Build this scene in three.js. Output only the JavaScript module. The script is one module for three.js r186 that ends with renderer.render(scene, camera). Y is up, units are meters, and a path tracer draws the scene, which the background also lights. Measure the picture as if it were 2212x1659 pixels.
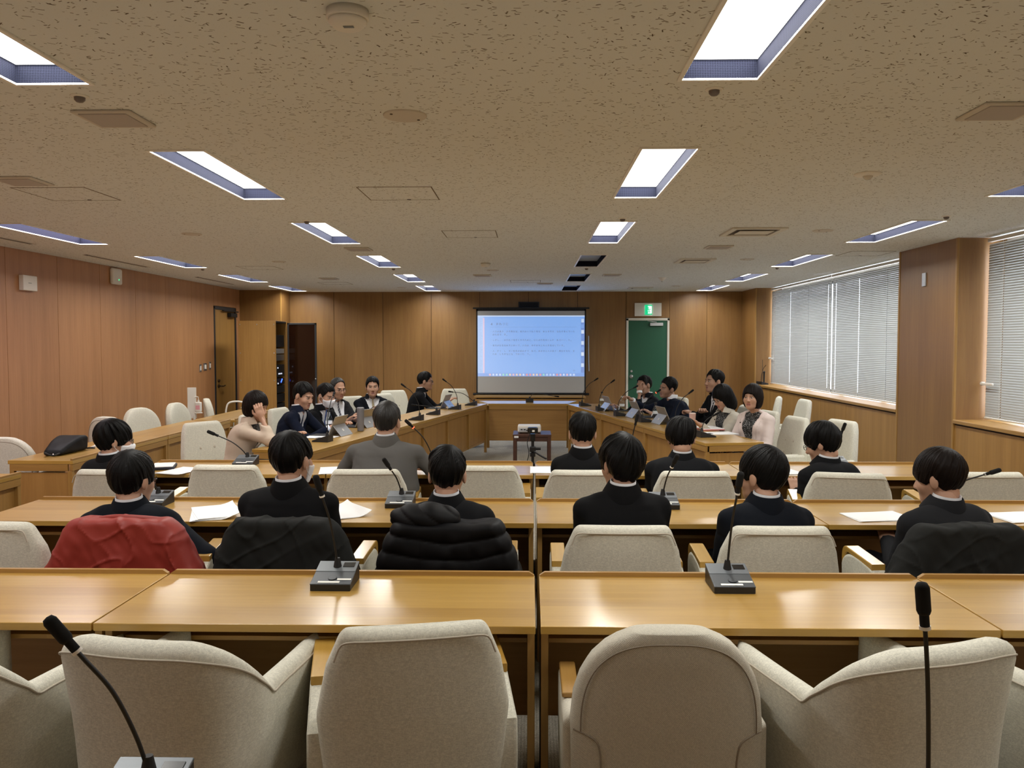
import * as THREE from 'three';
import { mergeGeometries } from 'three/addons/utils/BufferGeometryUtils.js';
import { RoundedBoxGeometry } from 'three/addons/geometries/RoundedBoxGeometry.js';
import { RectAreaLightUniformsLib } from 'three/addons/lights/RectAreaLightUniformsLib.js';

// ---------------------------------------------------------------- camera, sky, exposure
RectAreaLightUniformsLib.init();
const scene = new THREE.Scene();
const EYE = 1.6, CEIL = 2.56;
const camera = new THREE.PerspectiveCamera(2 * Math.atan(829.5 / 1800) * 180 / Math.PI, 2212 / 1659, 0.05, 100);
camera.rotation.order = 'YXZ';
camera.position.set(0, EYE, 0);
camera.rotation.y = 0.022774;
camera.rotation.x = -0.048006;
scene.add(camera);
scene.background = new THREE.Color(0.80, 0.86, 1.0);
scene.backgroundIntensity = 5;
const renderer = new THREE.WebGLRenderer();
renderer.toneMapping = THREE.LinearToneMapping;
renderer.toneMappingExposure = 1.8;
renderer.shadowMap.enabled = true;
const LAMP = 11.5;                                   // radiance of a lit ceiling panel
const LAMP_WARM = [1.0, 0.985, 0.93], LAMP_ROSE = [1.0, 0.88, 0.92];

// ---------------------------------------------------------------- helpers
function rng(seed) { let a = seed >>> 0; return () => { a = (a + 0x6D2B79F5) | 0; let t = Math.imul(a ^ (a >>> 15), 1 | a); t = (t + Math.imul(t ^ (t >>> 7), 61 | t)) ^ t; return ((t ^ (t >>> 14)) >>> 0) / 4294967296; }; }
const clamp = (x, a, b) => x < a ? a : x > b ? b : x, lerp = (a, b, t) => a + (b - a) * t;
const sstep = (a, b, x) => { const t = clamp((x - a) / (b - a), 0, 1); return t * t * (3 - 2 * t); };
function hash3(i, j, k) { let h = Math.imul(i, 374761393) + Math.imul(j, 668265263) + Math.imul(k, 2147483647 ^ 0x5bd1e995); h = Math.imul(h ^ (h >>> 13), 1274126177); return ((h ^ (h >>> 16)) >>> 0) / 4294967296; }
function noise3(x, y, z) {
  const i = Math.floor(x), j = Math.floor(y), k = Math.floor(z); let u = x - i, v = y - j, w = z - k;
  u = u * u * (3 - 2 * u); v = v * v * (3 - 2 * v); w = w * w * (3 - 2 * w);
  const a = lerp(lerp(hash3(i, j, k), hash3(i + 1, j, k), u), lerp(hash3(i, j + 1, k), hash3(i + 1, j + 1, k), u), v);
  const b = lerp(lerp(hash3(i, j, k + 1), hash3(i + 1, j, k + 1), u), lerp(hash3(i, j + 1, k + 1), hash3(i + 1, j + 1, k + 1), u), v);
  return lerp(a, b, w) * 2 - 1;
}
function pnoise(x, y, px, py, s) {                  // periodic value noise, 0..1
  const i = Math.floor(x), j = Math.floor(y); let u = x - i, v = y - j; u = u * u * (3 - 2 * u); v = v * v * (3 - 2 * v);
  const m = (a, n) => ((a % n) + n) % n, i0 = m(i, px), i1 = m(i + 1, px), j0 = m(j, py), j1 = m(j + 1, py);
  return lerp(lerp(hash3(i0, j0, s), hash3(i1, j0, s), u), lerp(hash3(i0, j1, s), hash3(i1, j1, s), u), v);
}
function dataTex(w, h, fn, { srgb = true, size = [1, 1] } = {}) {
  const d = new Uint8Array(w * h * 4);
  for (let y = 0; y < h; y++) for (let x = 0; x < w; x++) { const c = fn(x / w, y / h, x, y), o = (y * w + x) * 4; d[o] = clamp(c[0], 0, 255); d[o + 1] = clamp(c[1], 0, 255); d[o + 2] = clamp(c[2], 0, 255); d[o + 3] = 255; }
  const t = new THREE.DataTexture(d, w, h, THREE.RGBAFormat); t.wrapS = t.wrapT = THREE.RepeatWrapping; t.magFilter = THREE.LinearFilter; t.minFilter = THREE.LinearMipmapLinearFilter; t.generateMipmaps = true;
  if (srgb) t.colorSpace = THREE.SRGBColorSpace; t.repeat.set(1 / size[0], 1 / size[1]); t.needsUpdate = true; return t;
}
function canvasTex(w, h, draw, srgb = true) { const c = document.createElement('canvas'); c.width = w; c.height = h; draw(c.getContext('2d'), w, h); const t = new THREE.CanvasTexture(c); if (srgb) t.colorSpace = THREE.SRGBColorSpace; t.wrapS = t.wrapT = THREE.RepeatWrapping; return t; }
// wood veneer: v runs along the grain; leaves = number of veneer leaves across the tile
function woodTex(c1, c2, seed, leaves, leafTone, size = [0.9, 1.8]) {
  const r = rng(seed), tone = [...Array(leaves)].map(() => (r() - 0.5) * 2), edge = [...Array(leaves)].map((_, i) => (i + (r() - 0.5) * 0.4) / leaves), off = [...Array(leaves)].map(() => Math.floor(r() * 64));
  return dataTex(512, 1024, (u, v) => {
    let k = 0; while (k + 1 < leaves && u > edge[k + 1]) k++;
    if (u < edge[0]) k = leaves - 1;
    const w = pnoise(u * 6, v * 4, 6, 4, seed + 9) * 0.05, o = off[k];
    const g = pnoise(u * 48 + w * 48 + o, v * 5 + o, 48, 5, seed) * 0.5 + pnoise(u * 120 + o, v * 10, 120, 10, seed + 1) * 0.3 + pnoise(u * 256, v * 28, 256, 28, seed + 2) * 0.2;
    const big = pnoise(u * 9 + o, v * 2 + w * 4, 9, 2, seed + 3);
    let t = clamp(0.18 + 0.42 * g + 0.3 * big + tone[k] * leafTone, 0, 1);
    const pore = pnoise(u * 256, v * 40, 256, 40, seed + 5); if (pore > 0.83) t -= (pore - 0.83) * 0.9;
    return [lerp(c2[0], c1[0], t), lerp(c2[1], c1[1], t), lerp(c2[2], c1[2], t)];
  }, { size });
}
const std = (o) => new THREE.MeshStandardMaterial(o), phy = (o) => new THREE.MeshPhysicalMaterial(o);
const lin = (r, g, b) => new THREE.Color().setRGB(r, g, b);
// uv in metres by the dominant axis of each face; the grain axis becomes v
function boxUV(geo, grain = 'y', off = [0, 0]) {
  const g = geo.index ? geo.toNonIndexed() : geo; if (!g.attributes.normal) g.computeVertexNormals();
  const p = g.attributes.position, uv = new Float32Array(p.count * 2), A = new THREE.Vector3(), B = new THREE.Vector3(), C = new THREE.Vector3(), gi = { x: 0, y: 1, z: 2 }[grain];
  for (let i = 0; i < p.count; i += 3) {
    A.fromBufferAttribute(p, i); B.fromBufferAttribute(p, i + 1); C.fromBufferAttribute(p, i + 2);
    const n = B.clone().sub(A).cross(C.clone().sub(A)); const m = [Math.abs(n.x), Math.abs(n.y), Math.abs(n.z)], d = m.indexOf(Math.max(...m));
    let [a, b] = [0, 1, 2].filter((q) => q !== d); if (a === gi) [a, b] = [b, a];
    [A, B, C].forEach((P, k) => { const e = P.toArray(); uv[(i + k) * 2] = e[a] + off[0]; uv[(i + k) * 2 + 1] = e[b] + off[1]; });
  }
  g.setAttribute('uv', new THREE.BufferAttribute(uv, 2)); return g;
}
let uvSeed = rng(77);
function box(w, h, d, x = 0, y = 0, z = 0, { r = 0.002, grain = 'y', off } = {}) {
  const g = r > 0 ? new RoundedBoxGeometry(w, h, d, 1, Math.min(r, w / 2.1, h / 2.1, d / 2.1)) : new THREE.BoxGeometry(w, h, d);
  const u = boxUV(g, grain, off || [uvSeed() * 5, uvSeed() * 5]); u.translate(x, y, z); return u;
}
const span = (x0, x1, y0, y1, z0, z1, o) => box(Math.abs(x1 - x0), Math.abs(y1 - y0), Math.abs(z1 - z0), (x0 + x1) / 2, (y0 + y1) / 2, (z0 + z1) / 2, o);
function cyl(r0, r1, h, x = 0, y = 0, z = 0, seg = 20) { return new THREE.CylinderGeometry(r0, r1, h, seg).translate(x, y, z); }
function tube(pts, r, seg = 24, rad = 8, closed = false) { return new THREE.TubeGeometry(new THREE.CatmullRomCurve3(pts.map((p) => new THREE.Vector3(...p)), closed), seg, r, rad, closed); }
function lathe(pts, seg = 24) { return new THREE.LatheGeometry(pts.map((p) => new THREE.Vector2(...p)), seg); }
function merge(list) { const l = list.map((g) => { const q = g.index ? g.toNonIndexed() : g; for (const k of Object.keys(q.attributes)) if (!['position', 'normal', 'uv', 'color'].includes(k)) q.deleteAttribute(k); return q; }); const all = l.every((g) => g.attributes.uv), col = l.every((g) => g.attributes.color); l.forEach((g) => { if (!all) g.deleteAttribute('uv'); if (!col) g.deleteAttribute('color'); }); return mergeGeometries(l, false); }
const taken = new Map();
function numbered(n) { const k = taken.get(n) || 0; taken.set(n, k + 1); return k ? n + '_' + String(k).padStart(3, '0') : n; }
function mesh(name, geo, mat, parent) { const m = new THREE.Mesh(Array.isArray(geo) ? merge(geo) : geo, mat); m.name = name; m.castShadow = m.receiveShadow = true; parent.add(m); return m; }
function thing(name, label, category, [x, y, z] = [0, 0, 0], turn = 0, group) { const o = new THREE.Group(); o.name = numbered(name); o.position.set(x, y, z); o.rotation.y = turn; o.userData = { label, category }; if (group) o.userData.group = group; scene.add(o); return o; }
function single(name, geo, mat, label, category, group) { const m = mesh(numbered(name), geo, mat, scene); m.userData = { label, category }; if (group) m.userData.group = group; return m; }
function struct(name, geo, mat, parent = scene) { const m = mesh(parent === scene ? numbered(name) : name, geo, mat, parent); if (parent === scene) m.userData.kind = 'structure'; return m; }
function structGroup(name) { const g = new THREE.Group(); g.name = numbered(name); g.userData.kind = 'structure'; scene.add(g); return g; }
function copy(o, label, [x, y, z], turn = 0, group) { const c = o.clone(); c.name = numbered(o.name.replace(/_\d{3}$/, '')); c.userData = { ...o.userData, label }; if (group) c.userData.group = group; c.position.set(x, y, z); c.rotation.y = turn; scene.add(c); return c; }

// ---------------------------------------------------------------- materials
const T = {};
T.wall = woodTex([192, 142, 98], [150, 104, 66], 11, 5, 0.10);
T.wallDark = woodTex([162, 122, 68], [122, 86, 44], 23, 5, 0.10);
T.desk = woodTex([194, 154, 72], [156, 116, 42], 31, 12, 0.2);
T.edge = woodTex([182, 142, 78], [142, 104, 50], 43, 6, 0.05);
T.front = woodTex([182, 140, 78], [144, 104, 50], 57, 8, 0.06);
T.fabric = dataTex(256, 256, (u, v, x, y) => { const a = ((x >> 1) + (y >> 1)) & 1, n = pnoise(u * 128, v * 64, 128, 64, 5) * 0.5 + pnoise(u * 24, v * 96, 24, 96, 6) * 0.5, k = 205 + a * 8 + (n - 0.5) * 46; return [k, k * 0.988, k * 0.92]; }, { size: [0.16, 0.16] });
T.twill = dataTex(256, 256, (u, v, x, y) => { const a = ((x + y) % 8) < 4 ? 1 : 0, b = ((x - y + 1024) % 8) < 4 ? 1 : 0, k = 172 + (a + b) * 22 + (pnoise(u * 64, v * 64, 64, 64, 8) - 0.5) * 20; return [k, k * 0.972, k * 0.895]; }, { size: [0.16, 0.16] });
T.fabricBump = dataTex(256, 256, (u, v, x, y) => { const k = 120 + (((x >> 1) + (y >> 1)) & 1) * 50 + (pnoise(u * 128, v * 128, 128, 128, 15) - 0.5) * 90; return [k, k, k]; }, { srgb: false, size: [0.16, 0.16] });
T.carpet = dataTex(512, 512, (u, v) => { const a = Math.abs(Math.sin(u * Math.PI * 32)) * Math.abs(Math.sin(v * Math.PI * 32)), n = pnoise(u * 128, v * 128, 128, 128, 3), m = pnoise(u * 7, v * 7, 7, 7, 4), k = 138 + a * 34 + (n - 0.5) * 46 + (m - 0.5) * 12; return [k, k * 0.965, k * 0.885]; }, { size: [0.42, 0.42] });
T.ceil = canvasTex(2048, 2048, (g, w, h) => {
  g.fillStyle = '#dfe1de'; g.fillRect(0, 0, w, h); const r = rng(5);
  for (let i = 0; i < 16000; i++) { g.fillStyle = `rgba(${r() < 0.5 ? '150,140,124' : '236,234,226'},${0.06 + r() * 0.14})`; const s = 1 + r() * 3; g.fillRect(r() * w, r() * h, s, s); }
  g.lineCap = 'round';
  for (let i = 0; i < 4300; i++) {
    const x = r() * w, y = r() * h, a = (r() - 0.5) * 1.5 + (r() < 0.25 ? 1.2 : 0), l = 4 + r() * r() * 19, b = (r() - 0.5) * 6; g.strokeStyle = `rgba(70,54,34,${0.45 + r() * 0.5})`; g.lineWidth = 1.6 + r() * 2.8;
    for (const dx of [0, x < 30 ? w : x > w - 30 ? -w : null]) for (const dy of [0, y < 30 ? h : y > h - 30 ? -h : null]) { if (dx === null || dy === null) continue; g.beginPath(); g.moveTo(x + dx, y + dy); g.quadraticCurveTo(x + dx + Math.cos(a) * l / 2 + b * Math.sin(a), y + dy + Math.sin(a) * l / 2 + b * Math.cos(a), x + dx + Math.cos(a) * l, y + dy + Math.sin(a) * l); g.stroke(); }
  }
});
T.ceil.repeat.set(1 / 2.2, 1 / 2.2);
T.louver = dataTex(64, 64, (u, v) => { const k = (Math.abs(u % 0.25 - 0.125) < 0.07 && Math.abs(v % 0.25 - 0.125) < 0.09) ? 70 : 190; return [k, k, k]; }, { size: [0.024, 0.024] });
const M = {
  wall: std({ map: T.wall, roughness: 0.42 }), wallDark: std({ map: T.wallDark, roughness: 0.42 }),
  desk: phy({ map: T.desk, roughness: 0.45, clearcoat: 0.8, clearcoatRoughness: 0.2 }), edge: std({ map: T.edge, roughness: 0.4 }), front: std({ map: T.front, roughness: 0.45 }),
  groove: std({ color: 0x2a1a0e, roughness: 0.9 }),
  fabric: phy({ map: T.fabric, roughness: 0.95, bumpMap: T.fabricBump, bumpScale: 0.0006, sheen: 0.2, sheenRoughness: 0.8 }), twill: phy({ map: T.twill, roughness: 0.95, bumpMap: T.fabricBump, bumpScale: 0.0008 }), piping: std({ color: 0xb5ac9c, roughness: 0.9 }), seam: std({ color: 0x8f8474, roughness: 0.95 }), button: std({ color: 0xbfb6a6, roughness: 0.9 }),
  carpet: std({ map: T.carpet, roughness: 1, bumpMap: T.carpet, bumpScale: 0.003 }), ceil: std({ map: T.ceil, roughness: 0.97 }), ceilPlain: std({ color: 0xdcd4c6, roughness: 0.95 }),
  white: std({ color: 0xe8e4dc, roughness: 0.55 }), offwhite: std({ color: 0xd9d4c8, roughness: 0.6 }), trim: std({ color: 0xf2f0ea, roughness: 0.4 }), paper: std({ color: 0xf3f4f4, roughness: 0.85 }),
  black: std({ color: 0x0e0e10, roughness: 0.55 }), blackGloss: std({ color: 0x0b0b0d, roughness: 0.25 }), darkGrey: std({ color: 0x2b2d30, roughness: 0.5 }), rubber: std({ color: 0x131314, roughness: 0.85 }), foam: std({ color: 0x0b0b0c, roughness: 1 }),
  micGrey: std({ color: 0x4a4e52, roughness: 0.42, metalness: 0.2 }), micPanel: std({ color: 0x6f7479, roughness: 0.38, metalness: 0.3 }), micDark: std({ color: 0x1a1b1d, roughness: 0.45 }),
  steel: std({ color: 0xb9bbbd, roughness: 0.3, metalness: 0.9 }), bronze: std({ color: 0x4a3826, roughness: 0.4, metalness: 0.7 }), silver: std({ color: 0xc6c9cc, roughness: 0.35, metalness: 0.6 }),
  louver: phy({ map: T.louver, roughness: 0.9, specularIntensity: 0.1, color: 0x34374a }), slat: phy({ color: 0xb2b4b0, roughness: 0.5, transmission: 0.05, thickness: 0 }), glass: phy({ color: 0xffffff, transmission: 1, thickness: 0, roughness: 0, ior: 1.5 }),
  green: std({ color: 0x17563c, roughness: 0.5 }), red: std({ color: 0xa03426, roughness: 0.6 }), cord: std({ color: 0xe6e2da, roughness: 0.8 }), stick: std({ color: 0xf2f1ea, roughness: 0.6 }),
};
// ---------------------------------------------------------------- the room
const XL = -5.2, XR = 3.86, XW = 4.32, ZB = -15.4, ZF = 2.0, COLZ = -14.81;
struct('floor', new THREE.BoxGeometry(XW - XL + 0.6, 0.2, ZF - ZB + 0.6).translate((XW + XL) / 2, -0.1, (ZF + ZB) / 2), M.carpet);
{ const f = scene.getObjectByName('floor'); f.geometry = boxUV(f.geometry, 'z'); }
// ceiling with an opening for every recessed light
const LX = [-4.19, -1.76, 0.68, 3.09], LZ = [0.04, -2.39, -4.83, -7.27, -9.72, -12.15, -14.36], LW = 0.27, LL = 1.37;
{
  const s = new THREE.Shape([[XL - 0.1, ZB - 0.1], [XW + 0.2, ZB - 0.1], [XW + 0.2, ZF + 0.1], [XL - 0.1, ZF + 0.1]].map((p) => new THREE.Vector2(p[0], -p[1])));
  for (const x of LX) for (const z of LZ) { if (z > 0 && Math.abs(x) < 2) continue; const h = new THREE.Path(); const a = LW / 2 + 0.006, b = LL / 2 + 0.006; h.moveTo(x - a, -z - b); h.lineTo(x + a, -z - b); h.lineTo(x + a, -z + b); h.lineTo(x - a, -z + b); h.closePath(); s.holes.push(h); }
  const g = new THREE.ExtrudeGeometry(s, { depth: 0.05, bevelEnabled: false }); g.rotateX(-Math.PI / 2); g.translate(0, CEIL, 0);
  struct('ceiling', boxUV(g, 'z', [0, 0]), M.ceil);
  struct('ceiling_slab', span(XL - 0.3, XW + 0.4, 2.78, 2.98, ZB - 0.3, ZF + 0.3, { r: 0 }), M.ceilPlain);
}
// left wall: veneer panels, each its own board, joints recessed
{
  const w = structGroup('wall_left');
  mesh('backing', span(XL - 0.25, XL - 0.014, -0.1, 2.7, ZB - 0.2, ZF + 0.2, { r: 0 }), M.groove, w);
  const seams = [ZF]; for (let z = -8.17 + 0.905 * 11; z > -12.8; z -= 0.905) if (z < ZF - 0.1) seams.push(z);
  seams.push(-13.58);
  for (let i = 0; i + 1 < seams.length; i++) mesh('panel', span(XL - 0.014, XL, 0, CEIL, seams[i] - 0.003, seams[i + 1] + 0.003, { r: 0.0015 }), M.wall, w);
  mesh('panel', span(XL - 0.014, XL, 2.23, CEIL, -13.582, -14.608), M.wall, w);
  mesh('panel', span(XL - 0.014, XL, 0, CEIL, -14.612, COLZ), M.wall, w);
  struct('baseboard_left', span(XL, XL + 0.012, 0, 0.08, ZF, -13.58, { grain: 'z' }), M.edge);
}
// rear wall behind the camera and the front wall with its corner column
struct('wall_rear', span(XL - 0.2, XW + 0.2, 0, 2.7, ZF, ZF + 0.2, { r: 0 }), M.ceilPlain);  // unseen wall; pale tone put in to bounce light onto the near chair backs
{
  const w = structGroup('wall_back');
  mesh('backing', span(XL - 0.2, XW + 0.2, -0.1, 2.7, ZB - 0.25, ZB - 0.014, { r: 0 }), M.groove, w);
  const s = [-4.5, -3.65, -2.74, -1.845, -0.945, -0.045, 0.855, 1.745];
  for (let i = 0; i + 1 < s.length; i++) mesh('panel', span(s[i] + 0.003, s[i + 1] - 0.003, 0, CEIL, ZB - 0.014, ZB, { r: 0.0015 }), M.wallDark, w);
  mesh('panel', span(1.749, 2.541, 2.08, CEIL, ZB - 0.014, ZB), M.wallDark, w);
  mesh('panel', span(2.545, 3.222, 0, CEIL, ZB - 0.014, ZB), M.wallDark, w); mesh('panel', span(3.226, 3.87, 0, CEIL, ZB - 0.014, ZB), M.wallDark, w);
  const c = structGroup('wall_corner_column');
  mesh('panel', span(XL, -4.47, 0, CEIL, ZB, COLZ, { r: 0.002 }), M.wallDark, c);
  mesh('corner_bead', span(-4.475, -4.455, 0, CEIL, COLZ + 0.002, COLZ - 0.03), M.edge, c);
  struct('baseboard_back', span(-4.45, 1.74, 0, 0.08, ZB, ZB + 0.012, { grain: 'x' }), M.edge);
}
// window wall
const SILL = 0.91, W1 = [-14.45, -8.87], W2 = [-7.68, -5.2];
{
  const w = structGroup('wall_right');
  mesh('outer_wall', [span(XR + 0.03, XW + 0.1, -0.1, SILL - 0.04, ZB - 0.2, ZF + 0.2, { r: 0 }), span(XW - 0.02, XW + 0.12, SILL - 0.04, 2.7, W1[1], W2[0], { r: 0 }), span(XW - 0.02, XW + 0.12, SILL - 0.04, 2.7, ZB - 0.2, W1[0], { r: 0 }), span(XR + 0.03, XW + 0.12, SILL - 0.04, 2.7, W2[1], ZF + 0.2, { r: 0 }), span(XW - 0.02, XW + 0.12, 2.5, 2.7, ZB, ZF, { r: 0 })], M.ceilPlain, w);
  const p = (x0, x1, y0, y1, z0, z1, m = M.wallDark) => mesh('panel', span(x0, x1, y0, y1, z0, z1, { r: 0.0015 }), m, w);
  p(XR, XW, 0, CEIL, ZB, W1[0]);                       // corner pier
  p(XR, XW - 0.01, 0, CEIL, W1[1], W2[0]);                      // pier between the windows
  p(XR, XW, 0, CEIL, W2[1], -2.6); p(XR, XW, 0, CEIL, -2.604, 0); p(XR, XW, 0, CEIL, 0.004, ZF);
  const f = [W1[0], -13.55, -12.65, -11.72, -11.2, -10.3, W1[1]];
  for (let i = 0; i + 1 < f.length; i++) p(XR + 0.008, XR + 0.03, 0.06, SILL - 0.05, f[i] + 0.002, f[i + 1] - 0.002, M.front);
  p(XR + 0.008, XR + 0.03, 0.06, SILL - 0.05, W2[0] + 0.002, -6.42, M.front); p(XR + 0.008, XR + 0.03, 0.06, SILL - 0.05, -6.416, W2[1], M.front);
  for (const [z0, z1] of [W1, W2]) { mesh('sill', span(XR - 0.012, XW - 0.02, SILL - 0.035, SILL, z0 + 0.002, z1 - 0.002, { r: 0.006, grain: 'z' }), M.edge, w); mesh('shadow_gap', span(XR + 0.012, XR + 0.028, SILL - 0.05, SILL - 0.035, z0, z1, { r: 0 }), M.groove, w); }
  for (const z of [W1[1] + 0.01, W2[0] - 0.01, W1[0] - 0.01]) mesh('corner_bead', span(XR - 0.006, XR + 0.016, 0, CEIL, z - 0.016, z + 0.016, { r: 0.003 }), M.edge, w);
  struct('baseboard_right', span(XR - 0.01, XR + 0.008, 0, 0.06, ZB, ZF, { grain: 'z' }), M.groove);
}
function makeWindow(name, [z0, z1], panes) {
  const w = structGroup(name), y0 = SILL, y1 = 2.5, n = panes, L = (z1 - z0) / n, fr = M.darkGrey;
  for (let i = 0; i < n; i++) mesh('pane', new THREE.BoxGeometry(0.006, y1 - y0 - 0.08, L - 0.05).translate(XW - 0.004, (y0 + y1) / 2, z0 + L * (i + 0.5)), M.glass, w);
  mesh('window_frame', [span(XW - 0.03, XW + 0.02, y0, y0 + 0.04, z0, z1), span(XW - 0.03, XW + 0.02, y1 - 0.04, y1, z0, z1)], fr, w);
  for (let i = 0; i <= n; i++) mesh('mullion', span(XW - 0.03, XW + 0.02, y0 + 0.04, y1 - 0.04, z0 + L * i - 0.025, z0 + L * i + 0.025), fr, w);
}
makeWindow('window_1', W1, 4); makeWindow('window_2', W2, 2);
// venetian blinds: every slat a piece, with the cord slots cut out of it
function makeBlind(label, z0, z1, cords) {
  const xB = 4.13, L = z1 - z0, b = thing('venetian_blind', label, 'blind', [xB, SILL + 0.012, (z0 + z1) / 2], 0, 'window blinds'), top = 2.545 - (SILL + 0.012);
  mesh('headrail', span(-0.02, 0.02, top - 0.03, top, -L / 2, L / 2), M.offwhite, b);
  const pitch = 0.0222, W = 0.026, n = Math.floor((top - 0.05) / pitch), tilt = 1.16;
  const cuts = cords.map((c) => -L / 2 + L * c); const st = [-L / 2]; for (const c of cuts) st.push(c - 0.006, c + 0.006); st.push(L / 2);
  const pos = [], idx = [], J = 4, prof = [...Array(J + 1)].map((_, j) => { const t = j / J - 0.5, arc = 0.0028 * (1 - 4 * t * t); const u = t * W, c = Math.cos(tilt), s = Math.sin(tilt); return [u * c - arc * s, u * s + arc * c]; });
  for (const side of [0, 1]) for (const z of st) for (const q of prof) pos.push(q[0] + side * 0.0006, q[1], z);
  const per = J + 1, n1 = st.length * per;
  for (let i = 0; i + 1 < st.length; i++) for (let j = 0; j < J; j++) { if (i % 2 === 1 && (j === 1 || j === 2)) continue; const a = i * per + j, c = a + per; idx.push(a, a + 1, c, a + 1, c + 1, c, n1 + a, n1 + c, n1 + a + 1, n1 + a + 1, n1 + c, n1 + c + 1); }
  const g = new THREE.BufferGeometry(); g.setAttribute('position', new THREE.Float32BufferAttribute(pos, 3)); g.setIndex(idx); const gn = g.toNonIndexed(); gn.computeVertexNormals();
  for (let k = 0; k < n; k++) { const s = mesh('slat', gn, M.slat, b); s.position.y = 0.03 + pitch * k; }
  mesh('bottom_rail', span(-0.012, 0.012, 0.002, 0.016, -L / 2, L / 2), M.offwhite, b);
  for (const c of cuts) mesh('ladder_cord', span(-0.0155, -0.0145, 0.01, top - 0.02, c - 0.0008, c + 0.0008, { r: 0 }), M.cord, b);
  return b;
}
makeBlind('closed venetian blind of the far window, the half beside the front corner', W1[0] + 0.025, -11.57, [0.06, 0.36, 0.66, 0.95]);
makeBlind('closed venetian blind of the far window, the half next to the wooden pier', -11.545, W1[1] - 0.02, [0.05, 0.35, 0.66, 0.95]);
makeBlind('venetian blind in the window nearest the camera, cut off by the right edge', W2[0] + 0.03, W2[1] - 0.02, [0.1, 0.36, 0.66, 0.94]);
for (const [z, y, lab] of [[W1[0] + 0.02, 1.355, 'white blind-tilt handle sticking out at the far window edge'], [W2[0] + 0.02, 1.24, 'white blind-tilt handle at the edge of the nearest window']]) {
  const h = thing('blind_handle', lab, 'handle', [4.1, y, z], 0); mesh('bracket', box(0.03, 0.035, 0.02, 0.0, 0, 0.01), M.white, h); mesh('lever', box(0.02, 0.022, 0.2, -0.014, 0, 0.1, { r: 0.006 }), M.white, h);
}

// ---------------------------------------------------------------- recessed ceiling lights
{
  const frameG = () => { const a = LW / 2, b = LL / 2, t = 0.016, h = 0.008, y = -h / 2; return [span(-a - t, a + t, -h, 0, -b - t, -b, { r: 0.001 }), span(-a - t, a + t, -h, 0, b, b + t, { r: 0.001 }), span(-a - t, -a, -h, 0, -b, b, { r: 0.001 }), span(a, a + t, -h, 0, -b, b, { r: 0.001 })]; };
  const fg = merge(frameG()), D = 0.066, a = LW / 2, b = LL / 2;
  const sideG = boxUV(merge([span(-a - 0.004, -a, -0.001, D + 0.01, -b, b, { r: 0 }), span(a, a + 0.004, -0.001, D + 0.01, -b, b, { r: 0 }), span(-a, a, -0.001, D + 0.01, -b - 0.004, -b, { r: 0 }), span(-a, a, -0.001, D + 0.01, b, b + 0.004, { r: 0 })]), 'y', [0, 0]);
  const difG = new THREE.BoxGeometry(LW, 0.006, LL).translate(0, D + 0.003, 0), canG = span(-a - 0.01, a + 0.01, D + 0.008, D + 0.05, -b - 0.01, b + 0.01, { r: 0 });
  const cols = ['wall-side left', 'left-centre', 'right-centre', 'window-side'], ords = ['added unseen behind the camera', 'nearest', 'second', 'third', 'fourth', 'fifth', 'farthest'];
  const glow = (c) => std({ color: 0x222222, emissive: new THREE.Color(...c), emissiveIntensity: 3.2, roughness: 0.6 });
  const gW = glow([1, 0.98, 0.95]), gR = glow([1, 0.97, 1.0]), dead = std({ color: 0x9aa6b8, roughness: 0.5 });
  LX.forEach((x, i) => LZ.forEach((z, j) => {
    const on = !(i === 2 && j >= 4), rose = i === 0 && j <= 3; if (j === 0 && (i === 1 || i === 2)) return;  // first row: two unseen lamps, added to brighten the near chair backs
    const L = thing('ceiling_light', `${on ? 'lit' : 'unlit dark'} recessed ceiling light, ${ords[j]} in the ${cols[i]} row`, 'ceiling light', [x, CEIL, z], 0, 'recessed ceiling lights');
    mesh('frame', fg, M.trim, L); mesh('louver_wall', sideG, M.louver, L); mesh('housing', canG, M.darkGrey, L); mesh('diffuser', difG, on ? (rose ? gR : gW) : dead, L);
    if (on) { const r = new THREE.RectAreaLight(new THREE.Color(...(rose ? LAMP_ROSE : LAMP_WARM)), LAMP, LW - 0.01, LL - 0.01); r.position.set(0, D - 0.004, 0); r.rotation.x = -Math.PI / 2; L.add(r); }
  }));
}
// ---------------------------------------------------------------- desks in rows
function makeDesk(label, x0, x1, zn, chamL = 0, chamR = 0) {       // zn: edge towards the seats; the desk runs 0.58 m from it
  const d = thing('row_desk', label, 'desk', [(x0 + x1) / 2, 0, zn - 0.29], 0, 'desks in rows'), w = x1 - x0 - 0.006, H = 0.72;
  mesh('desk_top', box(w, 0.026, 0.58, 0, H - 0.013, 0, { r: 0.003, grain: 'x' }), M.desk, d);
  { const s = new THREE.Shape(); const a = w / 2 - 0.002; s.moveTo(-a, 0); s.lineTo(a, 0); s.lineTo(a, 0.003); s.lineTo(a - 0.02, 0.016); s.lineTo(-a + 0.02, 0.016); s.lineTo(-a, 0.003); s.closePath(); const g = new THREE.ExtrudeGeometry(s, { depth: 0.018, bevelEnabled: false }); g.translate(0, H, -0.29); mesh('back_lip', boxUV(g, 'x', [0.3, uvSeed()]), M.edge, d); }
  for (const s of [-1, 1]) mesh('side_panel', box(0.024, H - 0.028, 0.5, s * (w / 2 - 0.014), (H - 0.028) / 2, -0.03, { r: 0.002 }), M.edge, d);
  mesh('shelf', box(w - 0.054, 0.016, 0.39, 0, 0.622, -0.055, { grain: 'x' }), M.edge, d);
  mesh('modesty_panel', box(w - 0.054, 0.5, 0.018, 0, 0.44, -0.262, { grain: 'x' }), M.front, d);
  return d;
}
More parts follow.
